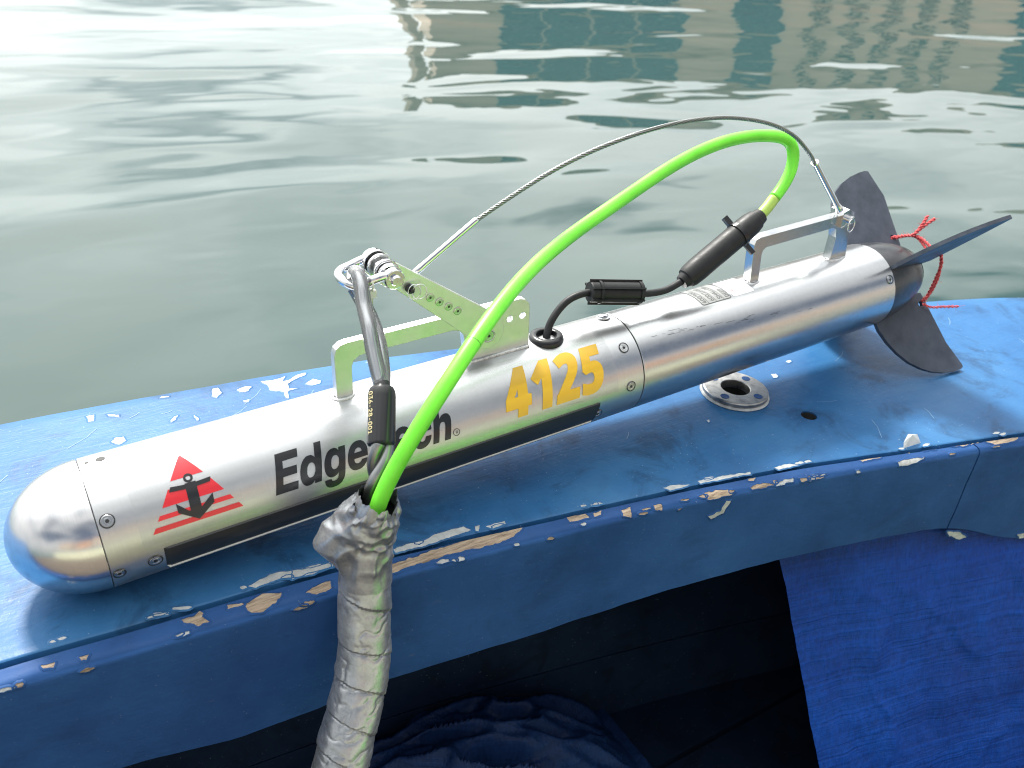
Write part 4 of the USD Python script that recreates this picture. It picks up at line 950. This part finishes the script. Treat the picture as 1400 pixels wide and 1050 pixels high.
# ------------------------------------------------------------------ hose-covered tow rope loop
tl = Thing("tow_rope", "clear hose covered wire loop hanging from the shackle into a black sleeve", "tow rope", (0.185, -0.06, 0.16))
legA = [(0.1965, -0.0075, 0.2010), (0.1960, -0.0085, 0.2105), (0.1955, -0.0165, 0.2150), (0.1945, -0.0250, 0.2095), (0.1925, -0.0340, 0.1990), (0.1905, -0.0470, 0.1885), (0.1890, -0.0580, 0.1745), (0.1884, -0.0690, 0.1605), (0.1882, -0.0725, 0.1565)]
legB = [(0.1965, -0.0075, 0.2010), (0.1990, -0.0130, 0.1940), (0.1995, -0.0290, 0.1860), (0.1975, -0.0470, 0.1760), (0.1935, -0.0630, 0.1620), (0.1895, -0.0720, 0.1560)]
for lg_ in (legA, legB):
    pth = spline(lg_, 10)
    tl.add("hose", tube(pth, 0.0056, 18, False), "clear_vinyl", True)
    tl.add("wire", tube(pth, 0.0034, 12), "satin_steel", True)
S0, S1 = np.array([0.1882, -0.0738, 0.1556]), np.array([0.1745, -0.1026, 0.1275])
dd = (S1 - S0) / np.linalg.norm(S1 - S0); LL = np.linalg.norm(S1 - S0)
slv = tl.add("sleeve", lathe([(-0.004, 0.0035), (-0.003, 0.0055), (0.000, 0.0060), (0.0015, 0.0082), (0.004, 0.0094), (0.008, 0.0097), (LL - 0.002, 0.0097), (LL - 0.0005, 0.0090), (LL, 0.0070), (LL, 0)], S0, dd, 40), "black_urethane", 30)
tx = text_poly("036-28-001", 0.0040, "Inter", (14, 600), 0.86)
side = np.cross(dd, FWD); side /= np.linalg.norm(side); fr_ = np.cross(side, dd)
if fr_ @ FWD > 0: fr_ = -fr_
lft = -RIGHT - dd * (-RIGHT @ dd); lft /= np.linalg.norm(lft)
def on_sleeve(x, y):
    b = (y - 0.002) / 0.0097 - math.radians(42)       # around, negative towards the left
    nrm = fr_[None] * np.cos(b)[:, None] - lft[None] * np.sin(b)[:, None]
    return S0 + (x + 0.0055)[:, None] * dd + nrm * 0.00985, nrm
me, nm = wrap(tx, on_sleeve, 0.0012)
tl.add("print", me, "print_cream", normals=nm, parent=slv)
sp = spline([(0.1758, -0.1000, 0.1300), (0.1722, -0.1060, 0.1150), (0.1685, -0.1100, 0.1000), (0.1650, -0.1120, 0.0800)], 10)
T_, U_, V_ = frames(sp); al = np.linspace(0, 1, len(sp))
for k in range(3):
    t = al * 4.5 + k * 2 * pi / 3 + 0.6
    tl.add("strand", tube(sp + 0.0046 * (np.cos(t)[:, None] * U_ + np.sin(t)[:, None] * V_), 0.0044, 12), "clear_vinyl" if k == 1 else "wire_steel", True)

# ------------------------------------------------------------------ green sonar cable
gc = Thing("sonar_cable", "bright green cable looping over the towfish into a black splice and gland", "cable", (0.38, 0, 0.10))
gp = [(0.1635, -0.1150, 0.0750), (0.1661, -0.1201, 0.0957), (0.1685, -0.1228, 0.1079), (0.1732, -0.1226, 0.1226), (0.1793, -0.1230, 0.1338), (0.1966, -0.1213, 0.1527), (0.2132, -0.1141, 0.1688), (0.2459, -0.0974, 0.1901), (0.2920, -0.0690, 0.2040), (0.3302, -0.0450, 0.2130), (0.3925, -0.0178, 0.2295), (0.4377, -0.0057, 0.2407), (0.4650, -0.0003, 0.2462), (0.5002, 0.0076, 0.2545), (0.5353, 0.0133, 0.2632), (0.5695, 0.0166, 0.2708), (0.6039, 0.0174, 0.2755), (0.6262, 0.0159, 0.2750), (0.6448, 0.0129, 0.2694), (0.6553, 0.0073, 0.2580), (0.6518, 0.0024, 0.2421), (0.6419, -0.0008, 0.2280), (0.6300, -0.0035, 0.2175)]
from scipy.interpolate import splprep, splev
gp = np.array(gp); wgt = np.ones(len(gp)); wgt[:3] = wgt[-2:] = 4
gpath = np.array(splev(np.linspace(0, 1, 230), splprep(gp.T, w=wgt, s=len(gp) * 0.0017 ** 2)[0])).T
gc.add("jacket", tube(gpath, 0.00575, 20), "green_jacket", True)
gc.add("jacket_end", tube(spline([tuple(gpath[-1]), (0.6215, -0.0055, 0.2105), (0.6125, -0.0069, 0.2040)], 6), 0.0056, 20), "green_jacket_end", True)
kk_ = int(np.argmin(np.linalg.norm(gpath - np.array([0.2459, -0.0974, 0.1901]), axis=1)))
gc.add("mark", tube(np.array([gpath[kk_], gpath[kk_] * 0.88 + gpath[kk_ + 1] * 0.12]), 0.00584, 20, False), "vinyl_black", True)
B0_, B1_ = np.array([0.6128, -0.0073, 0.2040]), np.array([0.5241, -0.0083, 0.1495])
dd = (B1_ - B0_) / np.linalg.norm(B1_ - B0_); LL = np.linalg.norm(B1_ - B0_)
gc.add("splice_boot", lathe([(-0.001, 0.0058), (0.0, 0.0074), (0.006, 0.0086), (0.007, 0.0098), (0.014, 0.0112), (0.022, 0.0116), (LL - 0.020, 0.0116), (LL - 0.010, 0.0110), (LL - 0.006, 0.0098), (LL - 0.005, 0.0080), (LL, 0.0066), (LL, 0)], B0_, dd, 40), "black_rubber", 30)
tc_ = B0_ + dd * 0.030
gc.add("cable_tie", lathe([(-0.0020, 0.0116), (-0.0020, 0.0129), (0.0020, 0.0129), (0.0020, 0.0116)], tc_, dd, 36), "black_urethane", 30)
sd = np.cross(dd, FWD); sd /= np.linalg.norm(sd)
if sd @ DOWN > 0: sd = -sd
b3 = np.stack([dd, sd, np.cross(dd, sd)])
gc.add("tie_head", bx(tc_ + sd * 0.0165, (0.0050, 0.0090, 0.0050), b3), "black_urethane", False)
gc.add("tie_tail", bx(tc_ - sd * 0.0165 + np.cross(dd, sd) * 0.002, (0.0046, 0.0130, 0.0030), b3), "black_urethane", False)
ld = [(0.5263, -0.0084, 0.1515), (0.5078, -0.0094, 0.1461), (0.4940, -0.0082, 0.1443), (0.4756, -0.0078, 0.1462), (0.4493, -0.0018, 0.1494), (0.4266, 0.0048, 0.1505), (0.4097, 0.0072, 0.1474), (0.3974, 0.0073, 0.1396), (0.3862, 0.0047, 0.1271), (0.3810, 0.0010, 0.1130), (0.3800, 0.0, 0.100)]
gc.add("lead", tube(spline(ld, 10), 0.0034, 16), "black_rubber", True)
C0, C1 = np.array([0.4760, -0.0070, 0.1470]), np.array([0.4255, 0.0050, 0.1512])
dd = (C1 - C0) / np.linalg.norm(C1 - C0); LL = np.linalg.norm(C1 - C0)
ribs = [(0, 0.0050), (0.0005, 0.0105), (0.004, 0.0108), (0.0042, 0.0098), (LL - 0.012, 0.0098), (LL - 0.0102, 0.0108), (LL - 0.008, 0.0108), (LL - 0.0078, 0.0096), (LL - 0.001, 0.0096), (LL, 0.0088), (LL, 0.0)]
gc.add("connector_sleeve", lathe(ribs, C0, dd, 28), "black_rubber", 25)
e1 = np.cross(dd, [0, 0, 1.0]); e1 /= np.linalg.norm(e1); e2 = np.cross(e1, dd)
for k in range(6):
    t = k * pi / 3 + 0.3
    o = math.cos(t) * e1 + math.sin(t) * e2
    gc.add("sleeve_rib", bx((C0 + C1) / 2 + o * 0.0098, (LL, 0.0016, 0.0036), np.stack([dd, np.cross(dd, o), o])), "black_rubber", False)

# ------------------------------------------------------------------ duct-taped cable bundle hanging over the coaming
tb = Thing("taped_bundle", "silver duct taped cable bundle hanging over the coaming into the boat", "taped cable", (0.15, -0.12, -0.1))
tpth = spline([(0.1650, -0.1185, 0.0960), (0.1625, -0.1140, 0.0760), (0.1600, -0.1110, 0.0540), (0.1580, -0.1130, 0.0180), (0.1535, -0.1215, -0.0180), (0.1478, -0.1300, -0.0440), (0.1390, -0.1400, -0.0680), (0.1285, -0.1480, -0.0880), (0.1190, -0.1560, -0.1080), (0.1080, -0.1640, -0.1320), (0.0980, -0.170, -0.160)], 34)
Tt, Ut, Vt_ = frames(tpth)
lf = -RIGHT
def tape_r(rr_, t, a_):
    n_ = rr_.shape[0]
    X = tpth[:, None] + 0.02 * (np.cos(a_)[..., None] * Ut[:, None] + np.sin(a_)[..., None] * Vt_[:, None])
    dirs = np.cos(a_)[..., None] * Ut[:, None] + np.sin(a_)[..., None] * Vt_[:, None]
    left = np.clip(dirs @ lf, 0, 1)
    low = np.clip((t - 0.24) / 0.08, 0, 1)
    hel = (t * 9.0 + a_ / (2 * pi) + 0.22 * (meshkit.fbm(X * 26, 2, 71) - 0.5)) % 1.0
    step = 0.0010 * hel - 0.0007 * np.exp(-((hel - 0.02) / 0.025) ** 2)
    fold = np.abs(meshkit.fbm(X * np.array([38, 38, 62]) + dirs * 0.4, 3, 73) - 0.5) * 2
    crease = np.exp(-fold / 0.10)
    wide = meshkit.fbm(X * np.array([28, 28, 45]) + 9, 2, 74) - 0.5
    base = rr_ * (1 + 0.025 * np.sin(t * 19 + a_)) + step * low - 0.0009 * crease * low + 0.0020 * wide
    tri = np.where(t < 0.205, np.clip(t / 0.205, 0, 1) ** 1.3, np.clip(1 - (t - 0.205) / 0.055, 0, 1) ** 0.8)
    fl_ = tri * left ** 3.0 * 0
    facet = np.abs(meshkit.fbm(X * 46 + 3, 2, 75) - 0.5) * 2
    return base + 0.020 * fl_ + (0.0034 * (facet - 0.4)) * (1 - low) - 0.0012 * np.clip(1 - t / 0.03, 0, 1)
NA = 130
tape = tube(tpth, np.interp(np.linspace(0, 1, len(tpth)), [0, 0.1, 0.25, 0.5, 1], [0.0155, 0.0172, 0.0186, 0.0196, 0.0214]), NA, False, tape_r)
tv = np.array(tape.vertices)
for k in range(12):         # ragged, torn top edge
    a_ = np.arange(NA) / NA * 2 * pi
    rag = meshkit.fbm(np.stack([np.cos(a_) * 2.6, np.sin(a_) * 2.6, a_ * 0], -1), 4, 77) - 0.45
    tv[k * NA:(k + 1) * NA] -= Tt[k] * (rag * 0.020 * (1 - k / 12))[:, None]
tape.vertices = tv
tb.add("tape", tape, "duct_tape", True)
# crumpled, flared end of the tape round the top of the bundle
ci = np.unique(np.round(np.linspace(0, 0.29 * (len(tpth) - 1), 60)).astype(int)); CN = 120
cv = []
crg = np.random.default_rng(5)
for i_ in ci:
    t_ = i_ / (len(tpth) - 1); ac = np.arange(CN) / CN * 2 * pi
    dj = np.cos(ac)[:, None] * Ut[i_] + np.sin(ac)[:, None] * Vt_[i_]
    lf_ = np.clip(dj @ lf, 0, 1)
    tri = np.where(t_ < 0.205, np.clip(t_ / 0.205, 0, 1) ** 1.25, np.clip(1 - (t_ - 0.205) / 0.055, 0, 1) ** 0.7)
    fade = np.clip((0.29 - t_) / 0.05, 0, 1)
    q3 = np.stack([np.cos(ac) * 2.2 + t_ * 5, np.sin(ac) * 2.2, np.full(CN, t_ * 9)], -1)
    pleat = 1 - np.abs(meshkit.fbm(q3, 2, 91) - 0.5) * 4                     # sharp pleats running up to the torn end
    q4 = np.stack([np.cos(ac) * 1.1, np.sin(ac) * 1.1 + t_ * 4, np.full(CN, t_ * 15)], -1)
    dent = np.abs(meshkit.fbm(q4, 2, 92) - 0.5) * 2
    rj = np.interp(t_, [0, 0.1, 0.25, 0.3], [0.0158, 0.0180, 0.0194, 0.0193]) + 0.0205 * tri * lf_ ** 4 + (0.0026 * (pleat - 0.6) - 0.0045 * (dent - 0.25)) * fade
    q5 = np.stack([np.cos(ac) * 3.0, np.sin(ac) * 3.0, ac * 0], -1)
    torn = -Tt[i_] * (0.016 * np.clip(1 - t_ / 0.09, 0, 1) * (meshkit.fbm(q5, 4, 93) - 0.5))[:, None]
    cv.append(tpth[i_] + dj * rj[:, None] + torn + Tt[i_] * (0.004 * tri * lf_ ** 6)[:, None])
cv = np.array(cv)
i, j = np.meshgrid(np.arange(len(ci) - 1), np.arange(CN), indexing="ij"); k2 = (j + 1) % CN
q = np.stack([i * CN + j, i * CN + k2, (i + 1) * CN + k2, (i + 1) * CN + j], -1).reshape(-1, 4)
tb.add("tape_end", (cv.reshape(-1, 3), q), "duct_tape", 60, label="crumpled flared end of the tape wrap")
tb.add("filler", tube(spline([(0.1645, -0.1170, 0.0850), (0.1620, -0.1130, 0.0700)], 4), 0.0145, 24), "black_rubber", True)

# ------------------------------------------------------------------ red twine round the tail
rt = Thing("red_twine", "frayed red twine knotted around the roots of the tail fins", "twine", F(0.9, 0, 0.0))
def finhole(a_, s=0.8985, r_=0.0425, off=0.0):
    t = math.radians(a_); return F(s, -r_ * math.sin(t), r_ * math.cos(t)) + off * np.array([1, 0, 0])
h1, h2, h3 = finhole(-46), finhole(42.4), finhole(138)
def twist(pts, name, r_=0.00105):
    p_ = spline(pts, 14); T_, U_, V_ = frames(p_); L_ = np.concatenate([[0], np.cumsum(np.linalg.norm(np.diff(p_, axis=0), axis=1))])
    ms = []
    for k in range(2):
        t = L_ / 0.009 * 2 * pi + k * pi
        ms.append(tube(p_ + 0.0010 * (np.cos(t)[:, None] * U_ + np.sin(t)[:, None] * V_), r_, 7))
    rt.add(name, cat(*ms), "red_fibre", True)
    hr = []
    for q in range(26):
        k = rng.integers(1, len(p_) - 1); o = rng.normal(size=3) * 0.0022; hr.append(tube(np.array([p_[k], p_[k] + o * 0.6, p_[k] + o + [0.001, 0, 0]]), 0.00014, 4))
    rt.add("fibres", cat(*hr), "red_fibre", True)
mid12 = (h1 + h2) / 2 + FD * 0.004 + FU * 0.012
twist([h1 - FD * 0.002, h1 + FD * 0.004 + np.array([0, -0.004, 0.003]), mid12, h2 + FD * 0.002 + np.array([0, 0.004, 0.004])], "cord")
twist([h1 + FD * 0.003, mid12 + np.array([0.002, 0.004, -0.002]), h2 + np.array([0, 0.006, -0.001])], "cord")
mid23 = F(0.902, -0.036, 0.002)
twist([h2 + FD * 0.010, F(0.908, -0.034, 0.020), mid23, F(0.900, -0.034, -0.018), h3 + np.array([0, -0.004, 0.006])], "cord")
twist([h2 + FD * 0.011 + [0, 0, 0.001], F(0.909, -0.033, 0.019), mid23 + [0.002, -.001, 0], F(0.901, -0.035, -0.016), h3 + np.array([-0.008, -0.006, 0.008])], "cord")
twist([mid12 + [-.004, .004, 0], mid12 + np.array([0.006, 0.0, 0.012]), mid12 + np.array([0.016, -0.004, 0.021])], "loose_end", 0.0011)
twist([mid12 + [-.002, .004, 0], mid12 + np.array([0.004, 0.002, 0.012]), mid12 + np.array([0.013, 0.004, 0.022])], "loose_end", 0.0011)
twist([h3 + [0, -.004, 0.002], h3 + np.array([0.010, -0.010, -0.001]), h3 + np.array([0.022, -0.016, 0.0]), h3 + np.array([0.038, -0.026, 0.002])], "loose_end", 0.0007)
